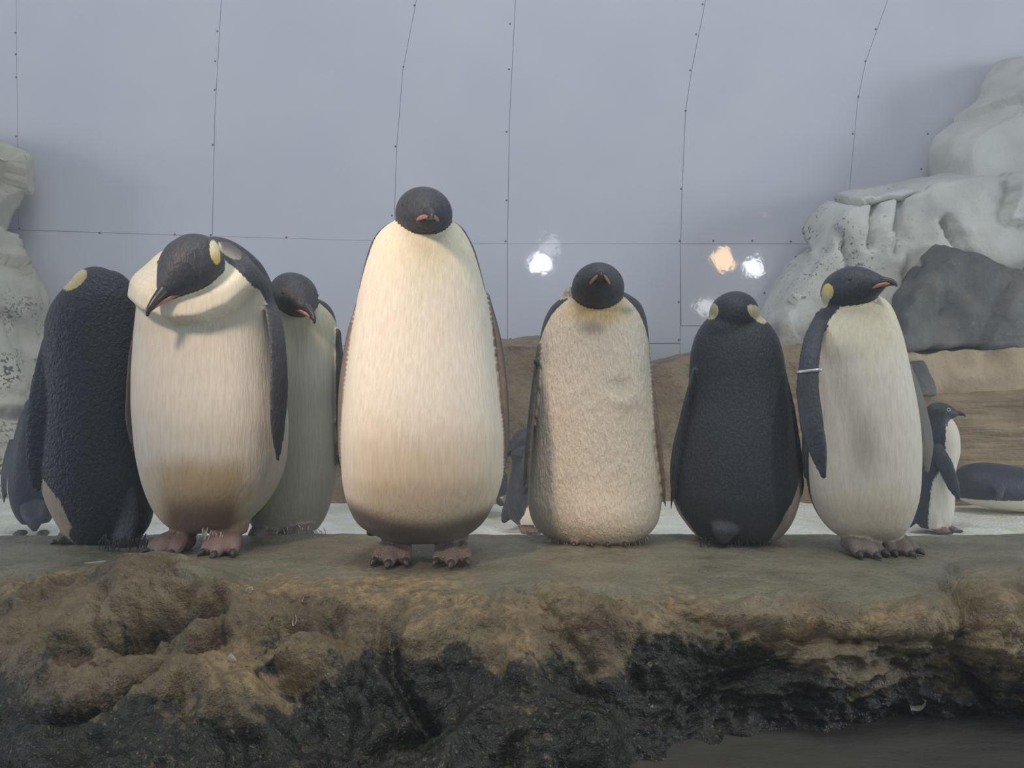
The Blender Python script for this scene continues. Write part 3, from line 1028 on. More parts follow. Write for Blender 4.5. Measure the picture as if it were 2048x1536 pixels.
def small_middle():
    d = 3.5
    p = Penguin('small_penguin', (W(1052, 1055, d)[0], d, SNOW), 'small penguin standing on snow between the tallest and ruffled emperor penguins', G_SMALL)
    s = Src()
    rows = [(880, 1012, 1082), (905, 1022, 1092), (930, 1024, 1102), (970, 1016, 1108), (1005, 1012, 1108), (1030, 1016, 1100), (1046, 1030, 1088)]
    s.loft(rows, d, (0.9, 0.9), phi0=60, phib=((800, 62), (1000, 62), (1025, 72), (1050, 100)), nr=60, nc=70)
    fr = s.head(W(1048, 880, d - .02), (-.75, -.3, -.4), (0, 0, 1), 0.80, patch=False)
    s.tube([W(1050, 910, d), W(1050, 880, d)], [.085, .07], None, 1, WHITE, 0.05, 0, 14, 20)
    s.tube([W(1058, 900, d - .09), W(1052, 945, d - .11), W(1046, 985, d - .11)], [.03, .036, .010], (1, -.2, 0), 0.3, WHITE, 0.05, 0, 30, 16)
    s.tube([W(1030, 1005, d), W(1014, 1030, d - .01), W(1006, 1046, d - .01)], [.05, .030, .010], (1, .2, 0), 0.5, WHITE, 0.05, 0, 20, 18)
    cl = []
    for hx in (1044, 1058):
        h = W(hx, 768, d - .02)
        h[2] = SNOW
        cl += s.foot(h, (.8, -.6), 0.55, np.array([.16, .11, .11]))
        s.tube([h + [0, 0, .02], h + [0, 0, .09]], [.017, .026], None, 1, np.array([.16, .11, .11]), -0.05, 0, 10, 14)
    p.part('body', s.mesh(0.006), M_SMALL)
    p.beak(fr, .03, .012, plates=False)
    p.claws(cl, 0.6)


def small_lying_middle():
    d = 3.95
    p = Penguin('small_penguin', (W(975, 1020, d)[0], d, SNOW), 'small penguin resting on snow, nearly hidden behind the tallest emperor penguin', G_SMALL)
    s = Src()
    ctr = [W(900, 985, d), W(940, 975, d), W(985, 965, d), W(1015, 968, d)]
    P = catmull(ctr, 40)
    r = pchip([0, .3, .7, 1], [.03, .09, .10, .05], np.linspace(0, 1, 40))
    th = np.linspace(0, 2 * np.pi, 40, endpoint=False)
    V = (P[:, None] + r[:, None, None] * np.stack([0 * th, 1.1 * np.cos(th), np.sin(th)], 1)[None]).reshape(-1, 3)
    V[:, 2] = np.maximum(V[:, 2], SNOW - .005)
    F = grid_faces(40, 40, True) + [tuple(range(40))[::-1], tuple(39 * 40 + j for j in range(40))]
    s.add(V, F, WHITE, V[:, 2] - SNOW - 0.10)
    fr = s.head(W(890, 985, d), (-1, -.1, -.1), (0, 0, 1), 0.7, patch=False)
    s.tube([W(990, 985, d - .10), W(1000, 1005, d - .12), W(1010, 1012, d - .12)], [.016, .018, .006], (1, 0, 0), 0.35, WHITE, 0.05, 0, 20, 14)
    p.part('body', s.mesh(0.007), M_SMALL)
    p.beak(fr, .03, .012, plates=False)


def small_left():
    d = 3.45
    p = Penguin('small_penguin', (W(62, 1060, d)[0], d, SNOW), 'small dark penguin seen from behind at the left edge, flipper held out', G_SMALL)
    s = Src()
    rows = [(812, 52, 96), (825, 42, 108), (850, 34, 118), (890, 24, 124), (930, 18, 126), (970, 15, 124), (1005, 20, 118), (1030, 30, 110), (1046, 42, 100)]
    s.loft(rows, d, (0.85, 0.85), phi0=180, phib=((800, 60), (930, 80), (960, 100), (1040, 108), (1060, 100)), nr=60, nc=70)
    fr = s.head(W(78, 815, d + .03), (.2, .9, -.2), (0, 0, 1), 0.72, patch=False)
    s.tube([W(26, 880, d), W(16, 925, d - .02), W(10, 965, d - .03), W(8, 1006, d - .03)], [.024, .030, .024, .007], (1, -.3, 0), 0.35, WHITE, 0.05, 0, 30, 16)
    s.tube([W(122, 880, d), W(128, 930, d), W(126, 980, d)], [.024, .030, .008], (.3, 1, 0), 0.35, WHITE, 0.05, 0, 30, 16)
    s.tube([W(68, 1010, d - .08), W(69, 1042, d - .13), W(69, 1064, d - .14)], [.06, .040, .010], (1, 0, 0), 0.4, WHITE, 0.05, 0, 24, 20)
    for hx in (50, 92):
        h = W(hx, 768, d - .03)
        h[2] = SNOW
        s.foot(h, (.2 if hx > 60 else -.2, -1), 0.6, np.array([.07, .06, .06]))
    p.part('body', s.mesh(0.006), M_SMALL)
    p.beak(fr, .04, .013, plates=False)


# ------------------------------------------------------------------ setting: wall of screwed panels
def wall():
    D = 5.32
    t = NT('glossy_panel')
    co = t.coords()
    nz = t.noise(co, 1.7, 2, 0.5)
    fine = t.noise(co, 26, 2)
    h = t.math('ADD', t.math('ADD', nz, t.math('MULTIPLY', t.noise(co, 7, 3), 0.16)), t.math('MULTIPLY', fine, 0.012))
    c = t.mix(t.remap(t.noise(co, 1.1, 3), 0.3, 0.7), (0.56, 0.58, 0.66), (0.60, 0.62, 0.69))
    mp = t.out(c, 0.05, t.bump(h, 0.5, 0.010), Specular_IOR_Level=0.6)
    mback = plain('wall_backing', (0.34, 0.37, 0.42), 0.7)
    mscrew = plain('screw_steel', (0.16, 0.17, 0.20), 0.35, Metallic=0.5)
    w = link('wall_back', new_mesh('wall_back', [(-7.5, D + .001, -0.2), (7.5, D + .001, -0.2), (7.5, D + .001, 5.2), (-7.5, D + .001, 5.2),
                                               (-7.5, D + .12, -0.2), (7.5, D + .12, -0.2), (7.5, D + .12, 5.2), (-7.5, D + .12, 5.2)],
                                  [(0, 1, 2, 3), (5, 4, 7, 6), (0, 4, 5, 1), (3, 2, 6, 7), (0, 3, 7, 4), (1, 5, 6, 2)], False), mback)
    tag(w, 'pale blue grey wall of glossy screwed panels behind the penguins', None, None, 'structure')

    def panel(quad, screws, th=.016, out=0.0):
        """quad: corners (px, py) clockwise from top left"""
        g = 0.55
        cx = (min(q[0] for q in quad) + max(q[0] for q in quad)) / 2
        cy = (min(q[1] for q in quad) + max(q[1] for q in quad)) / 2
        pts = []
        for x, y in quad:
            e = abs(y - cy) > 0.9 * (max(q[1] for q in quad) - cy)
            pts.append(W(x + (g if x < cx else -g), y + ((g if y < cy else -g) if e else 0), D))
        n = len(pts)
        f = np.array(pts) - [0, th + out, 0]
        b = np.array(pts) + [0, .015, 0]
        fs = [tuple(range(n))[::-1], tuple(n + k for k in range(n))] + [(k, (k + 1) % n, n + (k + 1) % n, n + k) for k in range(n)]
        bm = bmesh.new()
        vs = [bm.verts.new(tuple(v)) for v in np.vstack([f, b])]
        for q in fs:
            bm.faces.new([vs[k] for k in q])
        bmesh.ops.recalc_face_normals(bm, faces=bm.faces)
        me = bpy.data.meshes.new('wall_panel')
        bm.to_mesh(me)
        bm.free()
        o = link('wall_panel', me, mp, w)
        for sx, sy in screws:
            c = W(sx, sy, D) - [0, th + out, 0]
            s = Src()
            s.ball(c, (.0072, .0035, .0072), n=6)
            link('screw', new_mesh('screw', s.V[0], s.F), mscrew, o)
        return o

    # seams of the tall upper row, each a gently bowed line down to the first joint
    seam = [[(-371, -330), (-365, 0), (-352, 452)], [(32, -330), (33, 0), (35, 200), (38, 460)], [(458, -330), (443, 0), (430, 230), (425, 473)], [(868, -330), (833, 0), (806, 140), (794, 290), (787, 483)],
            [(1050, -330), (1031, 0), (1019, 240), (1015, 488)], [(1470, -330), (1411, 0), (1383, 141), (1371, 222), (1364, 378), (1361, 488)], [(1850, -330), (1775, 0), (1731, 123), (1715, 200), (1699, 372), (1694, 488)],
            [(2230, -330), (2150, 0), (2060, 300), (2040, 488)], [(2600, -330), (2500, 0), (2400, 488)]]
    upscrews = [[(-345, 200)], [(31, 66), (32, 109), (33, 155), (33, 273), (40, 457)], [(435, 63), (431, 123), (430, 180), (426, 290), (422, 470), (200, 466), (350, 469)],
                [(829, 11), (807, 134), (791, 293), (784, 431), (573, 475)], [(1020, 48), (1018, 139), (1013, 264), (1013, 401), (1011, 483)],
                [(1405, 9), (1392, 69), (1380, 141), (1371, 222), (1362, 378), (1359, 482)], [(1751, 59), (1730, 123), (1716, 194), (1705, 268), (1426, 482), (1504, 482), (1581, 483)],
                [(1855, 268), (1842, 338)], [(2300, 300)]]
    for i in range(len(seam) - 1):
        panel(seam[i][::-1] + seam[i + 1], upscrews[i + 1], .003, .0015 * (i % 2))
    panel([(-352, 452), (38, 460), (425, 473), (787, 483), (1015, 488), (1015, 692), (-352, 690)], [(60, 640), (640, 686)], .003)
    low = [
           ((1015, 488), (1360, 488), (1360, 687), (1015, 684), [(1021, 678), (1357, 604), (1357, 680)]),
           ((1360, 488), (1760, 488), (1760, 652), (1362, 652), [(1528, 586), (1591, 514)]),
           ((1760, 488), (2400, 488), (2400, 652), (1760, 652), [(2200, 560)])]
    for i, (a, b, c, d, sc) in enumerate(low):
        panel([a, b, c, d], sc, .003, .004 if i == 0 else .001 * (i % 2))
    bottom = [((-352, 690), (1015, 692), (1015, 1010), (-352, 1010)), ((1015, 684), (1360, 687), (1360, 1010), (1015, 1010)), ((1360, 652), (1760, 652), (1760, 1010), (1360, 1010)), ((1760, 652), (2400, 652), (2400, 1010), (1760, 1010))]
    for q in bottom:
        panel(list(q), [], .002)


# ------------------------------------------------------------------ setting: rockwork and ice
def ice_material(name, tint=(0.50, 0.51, 0.47), speck=0.62, dark=(0.10, 0.10, 0.09)):
    t = NT(name)
    co = t.coords()
    big = t.noise(co, 2.2, 5)
    mid = t.noise(co, 9, 4)
    c = t.mix(t.remap(big, 0.3, 0.7), tuple(0.78 * v for v in tint), tuple(min(1.12 * v, .9) for v in tint))
    at = t.attr('speck').outputs['Fac']
    sp = t.math('MULTIPLY', t.remap(t.noise(co, 44, 2, 0.5), speck, speck + .04), t.remap(t.noise(co, 5, 2), 0.42, 0.6))
    c = t.mix(t.math('MULTIPLY', sp, at), c, dark)
    c = t.mix(t.remap(t.attr('soil').outputs['Fac'], 0, 1, 0, 0.9), c, t.mix(t.remap(mid, 0.35, 0.65), (0.12, 0.115, 0.115), (0.30, 0.27, 0.22)))
    h = t.math('ADD', mid, t.math('MULTIPLY', t.noise(co, 40, 4), 0.3))
    return t.out(c, 0.45, t.bump(h, 0.35, 0.03))


def prism(outline, d0, d1, voxel, smooth_it, disp=None, bottom=None, taper=0.0):
    """solid from a front outline at depth d0, running back to d1"""
    back = np.array([W(x, y, d1) for x, y in outline])
    n = len(back)
    pts = back.copy()
    pts[:, 1] = d0
    up = back[:, 2] > CZ
    pts[up, 2] = CZ + (back[up, 2] - CZ) * d0 / d1        # the top leans back a little
    rings = [pts, back]
    V = np.vstack(rings)
    F = [tuple(range(n))[::-1]]
    for k in range(len(rings) - 1):
        F += [(k * n + i, k * n + (i + 1) % n, (k + 1) * n + (i + 1) % n, (k + 1) * n + i) for i in range(n)]
    F.append(tuple((len(rings) - 1) * n + i for i in range(n)))
    bm = bmesh.new()
    vs = [bm.verts.new(tuple(v)) for v in V]
    for f in F:
        bm.faces.new([vs[i] for i in f])
    bmesh.ops.recalc_face_normals(bm, faces=bm.faces)
    bmesh.ops.triangulate(bm, faces=bm.faces)
    bm.verts.ensure_lookup_table()
    V = [v.co[:] for v in bm.verts]
    F = [[v.index for v in f.verts] for f in bm.faces]
    bm.free()
    me = remeshed(V, F, voxel, smooth_it)
    if disp is not None:
        P, N = verts_np(me), normals_np(me)
        set_verts(me, P + N * disp(P)[:, None])
    return me


def finish_rock(name, me, mat, label, cat, speck=None, soil=None, kind=None):
    P = verts_np(me)
    px, py = proj(P)
    float_attr(me, 'speck', np.zeros(len(P)) if speck is None else speck(px, py, P))
    float_attr(me, 'soil', np.zeros(len(P)) if soil is None else soil(px, py, P))
    base = np.array([P[:, 0].mean(), P[:, 1].mean(), P[:, 2].min()])
    set_verts(me, P - base)
    o = link(name, me, mat)
    o.location = base
    return tag(o, label, cat, None, kind)


def rockwork():
    ice_r = ice_material('ice_right', (0.52, 0.53, 0.50), 0.60)
    ice_l = ice_material('ice_left', (0.49, 0.475, 0.40), 0.53)
    fd = lambda sd, a=.10, b=.018: (lambda P: facets(P, 2.4, sd) * a + fbm(P, 3.0, 4, seed=sd) * b)
    # tall ice block, upper right
    me = prism([(1856, 352), (1852, 310), (1862, 275), (1892, 248), (1935, 225), (1958, 200), (1964, 170), (1985, 130), (2010, 116), (2060, 112), (2200, 100), (2330, 140), (2330, 420), (1860, 420)], 4.72, 5.22, .028, 4, fd(3, .07, .014))
    finish_rock('ice_block', me, ice_r, 'tall pale ice block rising at the upper right, against the wall', 'ice')
    # big ice shelf
    me = prism([(1655, 388), (1700, 378), (1780, 366), (1860, 350), (1960, 338), (2060, 330), (2330, 325), (2330, 640), (1560, 760), (1500, 740), (1512, 650), (1548, 560), (1575, 520), (1605, 500), (1616, 455), (1632, 418)], 4.66, 5.20, .026, 4,
               lambda P: facets(P, 2.6, 11) * .13 + fbm(P, 3, 4, seed=5) * .018 + sum(groove(*proj(P), g, w, .10) for g, w in (
                   ([(1762, 395), (1750, 440), (1742, 490)], 9), ([(1815, 392), (1808, 440), (1798, 500)], 11), ([(1895, 440), (1925, 490), (1948, 540)], 9), ([(1680, 470), (1705, 520), (1700, 560)], 9), ([(1640, 392), (1720, 402), (1850, 372)], 6))))
    finish_rock('ice_shelf', me, ice_r, 'broad pale ice shelf with fluted face above the dark rock, right', 'ice',
                lambda px, py, P: 1.0 * sm(1900, 1650, px) * (1 - 0.5 * sm(560, 640, py)),
                lambda px, py, P: 0.75 * sm(610, 680, py + 20 * fbm(P, 5, 2)))
    # left ice stack
    me = prism([(-330, 250), (-60, 270), (6, 284), (64, 314), (58, 345), (46, 388), (32, 425), (27, 460), (31, 500), (44, 520), (66, 545), (88, 580), (101, 612), (103, 645), (118, 700), (130, 760), (138, 830), (140, 1030), (-330, 1030)], 4.62, 5.16, .026, 3,
               lambda P: facets(P, 2.8, 23) * .17 + fbm(P, 3, 4, seed=9) * .02)
    finish_rock('ice_stack', me, ice_l, 'speckled grey ice stack with a narrow waist at the left edge', 'ice',
                lambda px, py, P: sm(520, 660, py),
                lambda px, py, P: blob(px, py, 25, 825, 50, 16, 0.4) + 0.7 * sm(870, 900, py) * (fbm(P, 6, 3) > -.1))

    # dark grey rock on the terrace
    t = NT('dark_rock')
    co = t.coords()
    n1, n2 = t.noise(co, 5, 5), t.noise(co, 22, 4)
    c = t.mix(t.remap(n1, 0.3, 0.7), (0.060, 0.062, 0.068), (0.125, 0.122, 0.120))
    c = t.mix(t.remap(n2, 0.62, 0.8, 0, 0.6), c, (0.28, 0.26, 0.24))
    m_dark = t.out(c, 0.6, t.bump(t.math('ADD', n1, t.math('MULTIPLY', n2, .3)), 0.5, .04))
    me = prism([(1715, 702), (1718, 640), (1735, 590), (1778, 545), (1818, 490), (1860, 510), (1905, 528), (1945, 545), (1975, 540), (1995, 515), (2050, 500), (2330, 480), (2330, 712), (2048, 708), (1850, 696)], 4.42, 5.0, .026, 4,
               lambda P: facets(P, 2.6, 5) * .12 + fbm(P, 4, 4, seed=2) * .03)
    finish_rock('dark_rock', me, m_dark, 'dark grey rock resting on the brown terrace at right', 'rock')

    # brown terrace: shelf and striated face
    t = NT('terrace_rock')
    co = t.coords()
    n1, n2 = t.noise(co, 3, 5), t.noise(t.coords((4, 4, 38)), 1.0, 4)
    n3 = t.noise(co, 30, 4)
    c = t.mix(t.remap(n1, 0.3, 0.7), (0.20, 0.145, 0.085), (0.34, 0.255, 0.16))
    c = t.mix(t.remap(n2, 0.35, 0.7, 0, 0.65), c, (0.17, 0.115, 0.062))
    c = t.mix(t.remap(n3, 0.62, 0.8, 0, 0.5), c, (0.5, 0.44, 0.34))
    m_ter = t.out(c, 0.6, t.bump(t.math('ADD', n2, t.math('MULTIPLY', n3, .5)), 0.5, .03))
    t = NT('shelf_rock')
    co = t.coords()
    n1, n3 = t.noise(co, 3.4, 5), t.noise(co, 26, 4)
    c = t.mix(t.remap(n1, 0.3, 0.7), (0.27, 0.20, 0.125), (0.46, 0.37, 0.25))
    c = t.mix(t.remap(n3, 0.60, 0.8, 0, 0.6), c, (0.15, 0.115, 0.085))
    m_shelf = t.out(c, 0.65, t.bump(t.math('ADD', n1, t.math('MULTIPLY', n3, .5)), 0.5, .03))
    me = prism([(1430, 792), (1800, 784), (1900, 780), (2060, 776), (2330, 772), (2330, 1060), (1430, 1060)], 4.38, 5.12, .03, 3,
               lambda P: fbm(P * [1, 1, 3.5], 3, 4, seed=4) * .022)
    finish_rock('rock_terrace', me, m_ter, 'brown horizontally streaked rock face behind the small penguins, right', 'rock')
    me = prism([(1420, 735), (1560, 715), (1700, 700), (1830, 692), (1900, 696), (2000, 704), (2330, 706), (2330, 800), (1420, 800)], 4.42, 5.2, .028, 3,
               lambda P: fbm(P, 4, 4, seed=14) * .03)
    finish_rock('rock_shelf', me, m_shelf, 'beige rock shelf between the dark rock and streaked face', 'rock')
    t = NT('bank_rock')
    co = t.coords()
    n1, n2, n3 = t.noise(co, 3, 5), t.noise(co, 14, 5, .65), t.noise(co, 45, 4)
    c = t.mix(t.remap(n1, 0.3, 0.7), (0.17, 0.125, 0.075), (0.30, 0.225, 0.14))
    c = t.mix(t.remap(n2, 0.52, 0.72, 0, 0.8), c, (0.10, 0.078, 0.055))
    c = t.mix(t.remap(n3, 0.60, 0.8, 0, 0.5), c, (0.45, 0.38, 0.27))
    m_bank = t.out(c, 0.6, t.bump(t.math('ADD', n2, t.math('MULTIPLY', n3, .5)), 0.7, .04))
    me = prism([(600, 760), (700, 730), (860, 700), (1005, 688), (1050, 682), (1090, 684), (1180, 700), (1300, 728), (1350, 716), (1400, 702), (1480, 690), (1590, 690), (1640, 700), (1640, 1030), (600, 1030)], 4.42, 5.2, .028, 3,
               lambda P: fbm(P, 3.5, 5, seed=24) * .04)
    finish_rock('rock_bank', me, m_bank, 'rough brown rock bank behind the middle penguins', 'rock')
    me = prism([(1796, 792), (1802, 735), (1820, 720), (1832, 733), (1841, 752), (1850, 792)], 4.33, 4.47, .012, 3, lambda P: fbm(P, 10, 3) * .008)  # small dark wedge standing on the terrace
    finish_rock('dark_wedge', me, m_dark, 'small dark wedge on the shelf beside the rightmost emperor penguin', 'rock')


def snow():
    nx, ny = 260, 110
    x = np.linspace(-4.8, 4.8, nx)
    y = np.linspace(2.42, 5.3, ny)
    X, Y = np.meshgrid(x, y)
    P = np.stack([X.ravel(), Y.ravel(), np.zeros(nx * ny)], 1)
    P[:, 2] = SNOW - .012 + fbm(P, 2.2, 3) * .012 + np.maximum(fbm(P, 14, 4), 0) * .012
    t = NT('snow')
    co = t.coords()
    n1, n2 = t.noise(co, 3, 4), t.noise(co, 60, 3)
    c = t.mix(t.remap(n1, 0.4, 0.75), (0.80, 0.81, 0.76), (0.66, 0.66, 0.52))
    m = t.out(c, 0.7, t.bump(t.math('ADD', n2, t.noise(co, 14, 4)), 0.7, .02))
    me = new_mesh('floor', P, grid_faces(ny, nx, False))
    tag(link('floor', me, m), 'packed white snow floor behind the ledge', None, None, 'structure')


def ledge_z(x, y):
    return LEDGE


def front_rock():
    nx, nv = 760, 350
    x = np.linspace(-2.1, 2.1, nx)
    X = np.repeat(x[None], nv, 0)
    pxl = 1024 + x / 1.7 * FPX                       # rough column in the photograph at the lip
    lip = np.interp(pxl, [-500, 0, 300, 520, 850, 1150, 1400, 1700, 1850, 2100, 2500], [1.88, 1.86, 1.86, 1.78, 1.68, 1.66, 1.62, 1.60, 1.66, 1.72, 1.72])
    foot = np.interp(pxl, [-500, 0, 500, 900, 1150, 1350, 1500, 1700, 1900, 2100, 2500], [1.22, 1.22, 1.22, 1.24, 1.28, 1.40, 1.50, 1.58, 1.62, 1.60, 1.58])
    low = CZ - 0.98
    prof = []
    keys = np.array([0, .10, .17, .24, .44, .52, .60, .70, .84, 1.0])
    v = np.linspace(0, 1, nv)
    Y, Z = np.zeros((nv, nx)), np.zeros((nv, nx))
    for j in range(nx):
        lp, ft = lip[j], foot[j]
        yy = [2.95, 2.62, 2.50, 2.36, lp + .18, lp + .04, lp - .07, lp - .07 - (lp - ft) * .30, ft + .02, ft - .16]
        zz = [CZ - .80, CZ - .60, CZ - .497, CZ - .467, LEDGE, CZ - .463, CZ - .505, CZ - .575, CZ - .72, low]
        Y[:, j] = pchip(keys, yy, v)
        Z[:, j] = pchip(keys, zz, v)
    P = np.stack([X, Y, Z], 2)
    N = np.cross(np.gradient(P, axis=1), np.gradient(P, axis=0))
    N /= np.linalg.norm(N, axis=2)[:, :, None]
    if N[:, :, 2].mean() < 0:
        N = -N
    P, N = P.reshape(-1, 3), N.reshape(-1, 3)
    px, py = proj(P)
    vv = np.repeat(v[:, None], nx, 1).ravel()
    face = sm(.47, .62, vv)
    disp = fbm(P, 3.2, 3, seed=1) * .030 * face + .004 * fbm(P, 5, 3, seed=3)
    disp += face * (fbm(P * [1, 1, 1.2], 7.0, 5, 0.55, True, seed=6) - .6) * .022
    disp -= face * .030 * sm(.25, .75, fbm(P * [1, 1, 1.3], 4.6, 3, seed=16))
    disp += face * fbm(P, 30, 3, 0.65, seed=8) * .0065 + .0012 * fbm(P * [1, .6, 1], 40, 2, seed=18)
    # boulders and hollows of the face
    disp += .075 * blob(px, py, 340, 1210, 150, 75, .5) * sm(.42, .55, vv)
    disp += .065 * blob(px, py, 90, 1290, 120, 90, .5)
    disp += .065 * blob(px, py, 620, 1325, 70, 45, .5)
    disp += .050 * blob(px, py, 280, 1370, 150, 45, .6)
    disp += .050 * blob(px, py, 470, 1400, 80, 60, .6)
    disp += .050 * blob(px, py, 1110, 1280, 130, 90, .8)
    disp += .040 * blob(px, py, 1560, 1240, 130, 30, .6)
    disp += .045 * blob(px, py, 1840, 1260, 60, 40, .6)
    disp += .060 * blob(px, py, 2030, 1270, 110, 120, .6)
    disp += .040 * blob(px, py, 1130, 1480, 100, 60, .6)
    disp -= .070 * blob(px, py, 1440, 1400, 150, 90, .7)
    disp -= .050 * blob(px, py, 690, 1420, 120, 60, .7)
    disp -= .045 * blob(px, py, 880, 1390, 90, 70, .7)

    crease = lambda pts, width, depth: groove(px, py, pts, width, depth)
    wob = 14 * fbm(P, 9, 3, seed=31)
    px0, py0 = px, py
    px, py = px + wob, py + 14 * fbm(P, 9, 3, seed=41)
    disp += crease([(120, 1340), (230, 1310), (340, 1265), (455, 1235)], 15, .070)
    disp += crease([(100, 1445), (250, 1400), (340, 1345), (450, 1275)], 15, .065)
    disp += crease([(770, 1250), (800, 1330), (850, 1430), (730, 1490)], 18, .045)
    disp += crease([(1180, 1190), (1330, 1230), (1500, 1270), (1600, 1285), (1870, 1285)], 9, .022)
    disp += crease([(1905, 1150), (1895, 1230), (1930, 1330), (1960, 1400)], 15, .035)
    disp += crease([(1050, 1200), (1130, 1290), (1190, 1330)], 8, .016)
    px, py = px0, py0
    P = P + N * disp[:, None]
    px, py = proj(P)
    # growth and stains on the stone, and golden wet glints painted in
    q = fbm(P, 6, 6, .65, seed=51)
    q2 = fbm(P, 9, 5, .65, seed=61)
    wx, wy = px + 55 * q, py + 45 * q2
    algae = .78 * sm(1270, 1450, wy) + .25 * q
    algae -= .5 * blob(wx, wy, 440, 1390, 150, 70, .7) + .55 * blob(wx, wy, 775, 1430, 45, 90, .7) + .3 * blob(wx, wy, 180, 1390, 100, 50, .8)
    for cx, cy, rx, ry, st in ((300, 1262, 60, 26, .5), (700, 1400, 120, 70, .6), (900, 1340, 100, 80, .6), (1430, 1370, 140, 95, .75), (640, 1300, 30, 20, .5), (180, 1310, 60, 26, .35), (1600, 1400, 100, 50, .5), (60, 1490, 180, 55, .4),
                               (330, 1400, 90, 22, .4), (1050, 1350, 90, 40, .35)):
        algae += st * blob(wx, wy, cx, cy, rx, ry, .7)
    algae = np.clip(algae * sm(1180, 1270, py), 0, 1)
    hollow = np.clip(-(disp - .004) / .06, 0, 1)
    algae = np.clip(algae + .35 * hollow * face, 0, 1)  # dark mask also raised in the hollows of the face
    gold = np.zeros(len(P))  # ochre patches and golden wet glints, put into the colour
    for cx, cy, rx, ry in ((780, 1190, 330, 26), (1030, 1260, 60, 50), (500, 1350, 90, 60), (370, 1420, 60, 60), (1560, 1235, 60, 28), (1760, 1260, 120, 26), (790, 1420, 50, 90), (40, 1170, 90, 25), (1300, 1215, 80, 26), (1980, 1260, 60, 80)):
        gold = np.maximum(gold, blob(px + 70 * q2, py + 40 * q, cx, cy, rx, ry, .9))
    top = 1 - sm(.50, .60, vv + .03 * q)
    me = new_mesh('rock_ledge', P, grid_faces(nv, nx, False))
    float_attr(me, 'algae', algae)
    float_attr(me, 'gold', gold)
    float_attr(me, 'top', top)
    t = NT('ledge_rock')
    co = t.coords()
    n1, n2, n3 = t.noise(co, 7, 5, .6), t.noise(co, 40, 5, .65), t.noise(co, 130, 3, .6)
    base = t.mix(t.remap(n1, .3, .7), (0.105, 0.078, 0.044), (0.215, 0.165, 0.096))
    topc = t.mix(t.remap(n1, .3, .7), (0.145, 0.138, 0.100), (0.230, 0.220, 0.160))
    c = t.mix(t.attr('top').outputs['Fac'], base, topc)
    goldc = t.mix(t.remap(n2, .35, .65), (0.20, 0.135, 0.062), (0.40, 0.285, 0.145))
    c = t.mix(t.math('MULTIPLY', t.attr('gold').outputs['Fac'], t.remap(n2, .30, .65, .10, .85)), c, goldc)
    alg = t.mix(t.remap(n2, .4, .7), (0.009, 0.011, 0.008), (0.036, 0.037, 0.026))
    am = t.remap(t.math('ADD', t.attr('algae').outputs['Fac'], t.math('MULTIPLY', t.math('SUBTRACT', n2, .5), 1.5)), .28, .66)
    c = t.mix(am, c, alg)
    c = t.mix(t.remap(n3, .58, .75, 0, .40), c, (0.46, 0.38, 0.25))
    c = t.mix(t.remap(n3, .42, .28, 0, .55), c, (0.045, 0.036, 0.025))
    h = t.math('ADD', t.math('MULTIPLY', n2, 1.0), t.math('MULTIPLY', n3, .35))
    ro = t.math('SUBTRACT', t.remap(n2, .3, .7, .26, .52), t.math('MULTIPLY', t.attr('top').outputs['Fac'], .06))
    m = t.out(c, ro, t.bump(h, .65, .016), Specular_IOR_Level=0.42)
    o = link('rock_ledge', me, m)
    tag(o, 'wet brown rock ledge the emperor penguins stand on, stained with dark algae', 'rock')
    return o


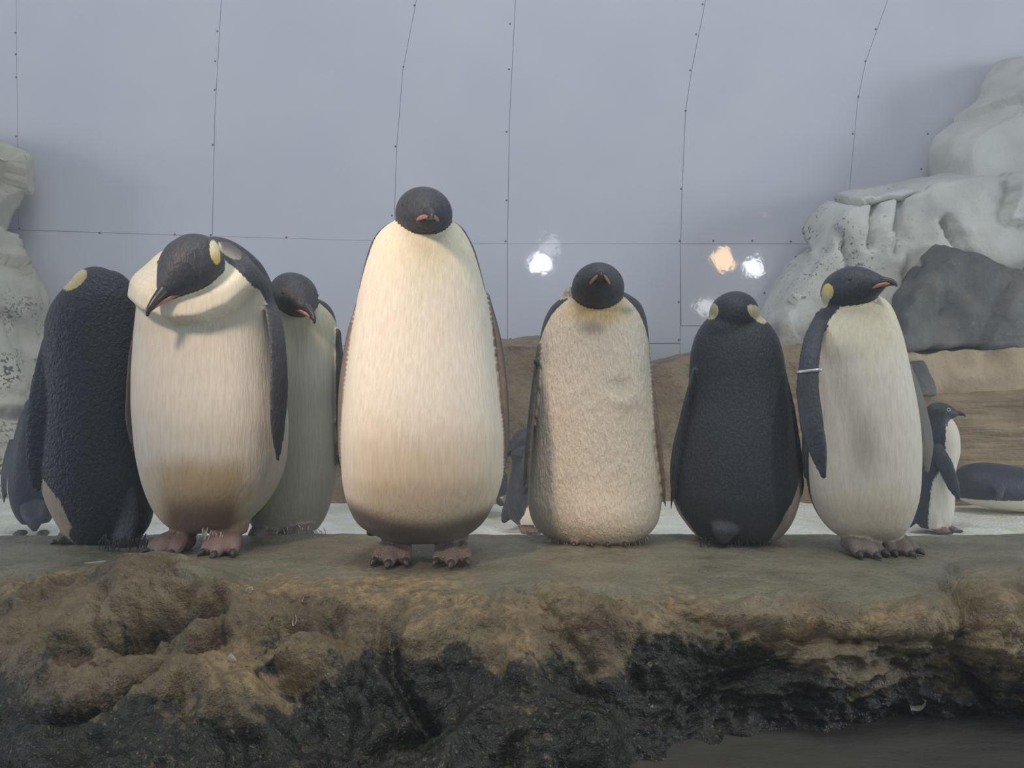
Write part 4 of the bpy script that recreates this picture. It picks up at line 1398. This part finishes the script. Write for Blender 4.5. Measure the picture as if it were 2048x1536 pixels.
def droppings(rock):
    from mathutils.bvhtree import BVHTree
    me = rock.data
    tree = BVHTree.FromPolygons([v.co[:] for v in me.vertices], [p.vertices[:] for p in me.polygons])
    m = plain('dried_dropping', (0.62, 0.58, 0.48), 0.8)
    for k, (x, y, rx, ry, text) in enumerate([(1834, 1405, 15, 13, 'largest white scrap, just above the pool water at right'), (1768, 1402, 6, 4, 'small white scrap left of the largest one by the water'),
                                              (543, 1246, 5, 10, 'upright white dropping on the ledge face under the bowed penguin'), (590, 1241, 4, 9, 'white dropping right of the upright one on the ledge face'),
                                              (498, 1182, 6, 11, 'pale drip below the shaded penguin behind the bowed one'), (614, 1200, 10, 6, 'slanted white dropping near the lip left of the tallest penguin'),
                                              (463, 1316, 9, 6, 'curled white dropping low on the left ledge face'), (192, 1127, 22, 4, 'long pale streak on the ledge top below the leftmost penguin'),
                                              (1302, 1413, 5, 3, 'tiny white speck low in the dark hollow of the ledge'), (1300, 1330, 5, 3, 'pale chip on the ledge face below the ruffled penguin')]):
        d = Vector(W(x, y, 1.0)) - Vector((0, 0, CZ))
        hit, nrm, _i, dist = tree.ray_cast(Vector((0, 0, CZ)), d.normalized())
        if hit is None:
            continue
        dep = hit.y
        u = Vector((1, 0, 0)) - nrm * nrm.x
        u.normalize()
        w = nrm.cross(u)
        rs = np.random.RandomState(50 + k)
        n = 14
        V, F = [], []
        for ring, hh in ((1.0, -.004), (.8, .005), (.4, .009)):
            for a in range(n):
                t = 2 * math.pi * a / n
                r = ring * (1 + .35 * (rs.rand() - .5))
                V.append(u * math.cos(t) * r * rx / FPX * dep + w * math.sin(t) * r * ry / FPX * dep * 1.3 + nrm * hh)
        F = grid_faces(3, n, True) + [tuple(2 * n + a for a in range(n))]
        o = link('dropping', new_mesh('dropping', V, F), m)
        o.location = hit
        tag(o, text, 'dropping', 'droppings and scraps on the ledge')


def water():
    nx, ny = 160, 90
    x = np.linspace(-2.1, 2.1, nx)
    y = np.linspace(0.35, 1.95, ny)
    X, Y = np.meshgrid(x, y)
    P = np.stack([X.ravel(), Y.ravel(), np.full(nx * ny, CZ - .705)], 1)
    P[:, 2] += .003 * fbm(P * [1, 2.2, 1], 7, 3)
    t = NT('pool_water')
    co = t.coords((1, 2.4, 1))
    m = t.out((0.085, 0.080, 0.070), 0.10, t.bump(t.noise(co, 16, 3), .25, .02))
    me = new_mesh('pool_water', P, grid_faces(ny, nx, False))
    tag(link('pool_water', me, m), 'dark rippled pool water at the foot of the ledge', 'water')


wall()
snow()
rockwork()
LEDGE_OBJ = front_rock()
droppings(LEDGE_OBJ)
water()
emperor_tall()
emperor_bowed()
emperor_ruffled()
emperor_right()
emperor_back_right()
emperor_back_left()
emperor_behind()
small_standing_right()
small_lying()
small_middle()
small_lying_middle()
small_left()


# haze volume added to lift the blacks, standing in for a veil
def haze():
    v = [(x, y, z) for z in (0.1, 5.0) for y in (0.75, 5.25) for x in (-7.0, 7.0)]
    me = new_mesh('veil_haze', v, [(0, 2, 3, 1), (4, 5, 7, 6), (0, 1, 5, 4), (2, 6, 7, 3), (0, 4, 6, 2), (1, 3, 7, 5)], False)
    m = bpy.data.materials.new('haze')
    m.use_nodes = True
    nt = m.node_tree
    nt.nodes.remove(nt.nodes['Principled BSDF'])
    vs = nt.nodes.new('ShaderNodeVolumeScatter')
    vs.inputs['Color'].default_value = (0.86, 0.93, 1.0, 1)
    vs.inputs['Density'].default_value = 0.028
    nt.links.new(vs.outputs[0], nt.nodes['Material Output'].inputs['Volume'])
    o = link('veil_haze', me, m)
    tag(o, 'thin haze added through the penguin enclosure to lift its blacks', 'haze', None, 'stuff')


haze()
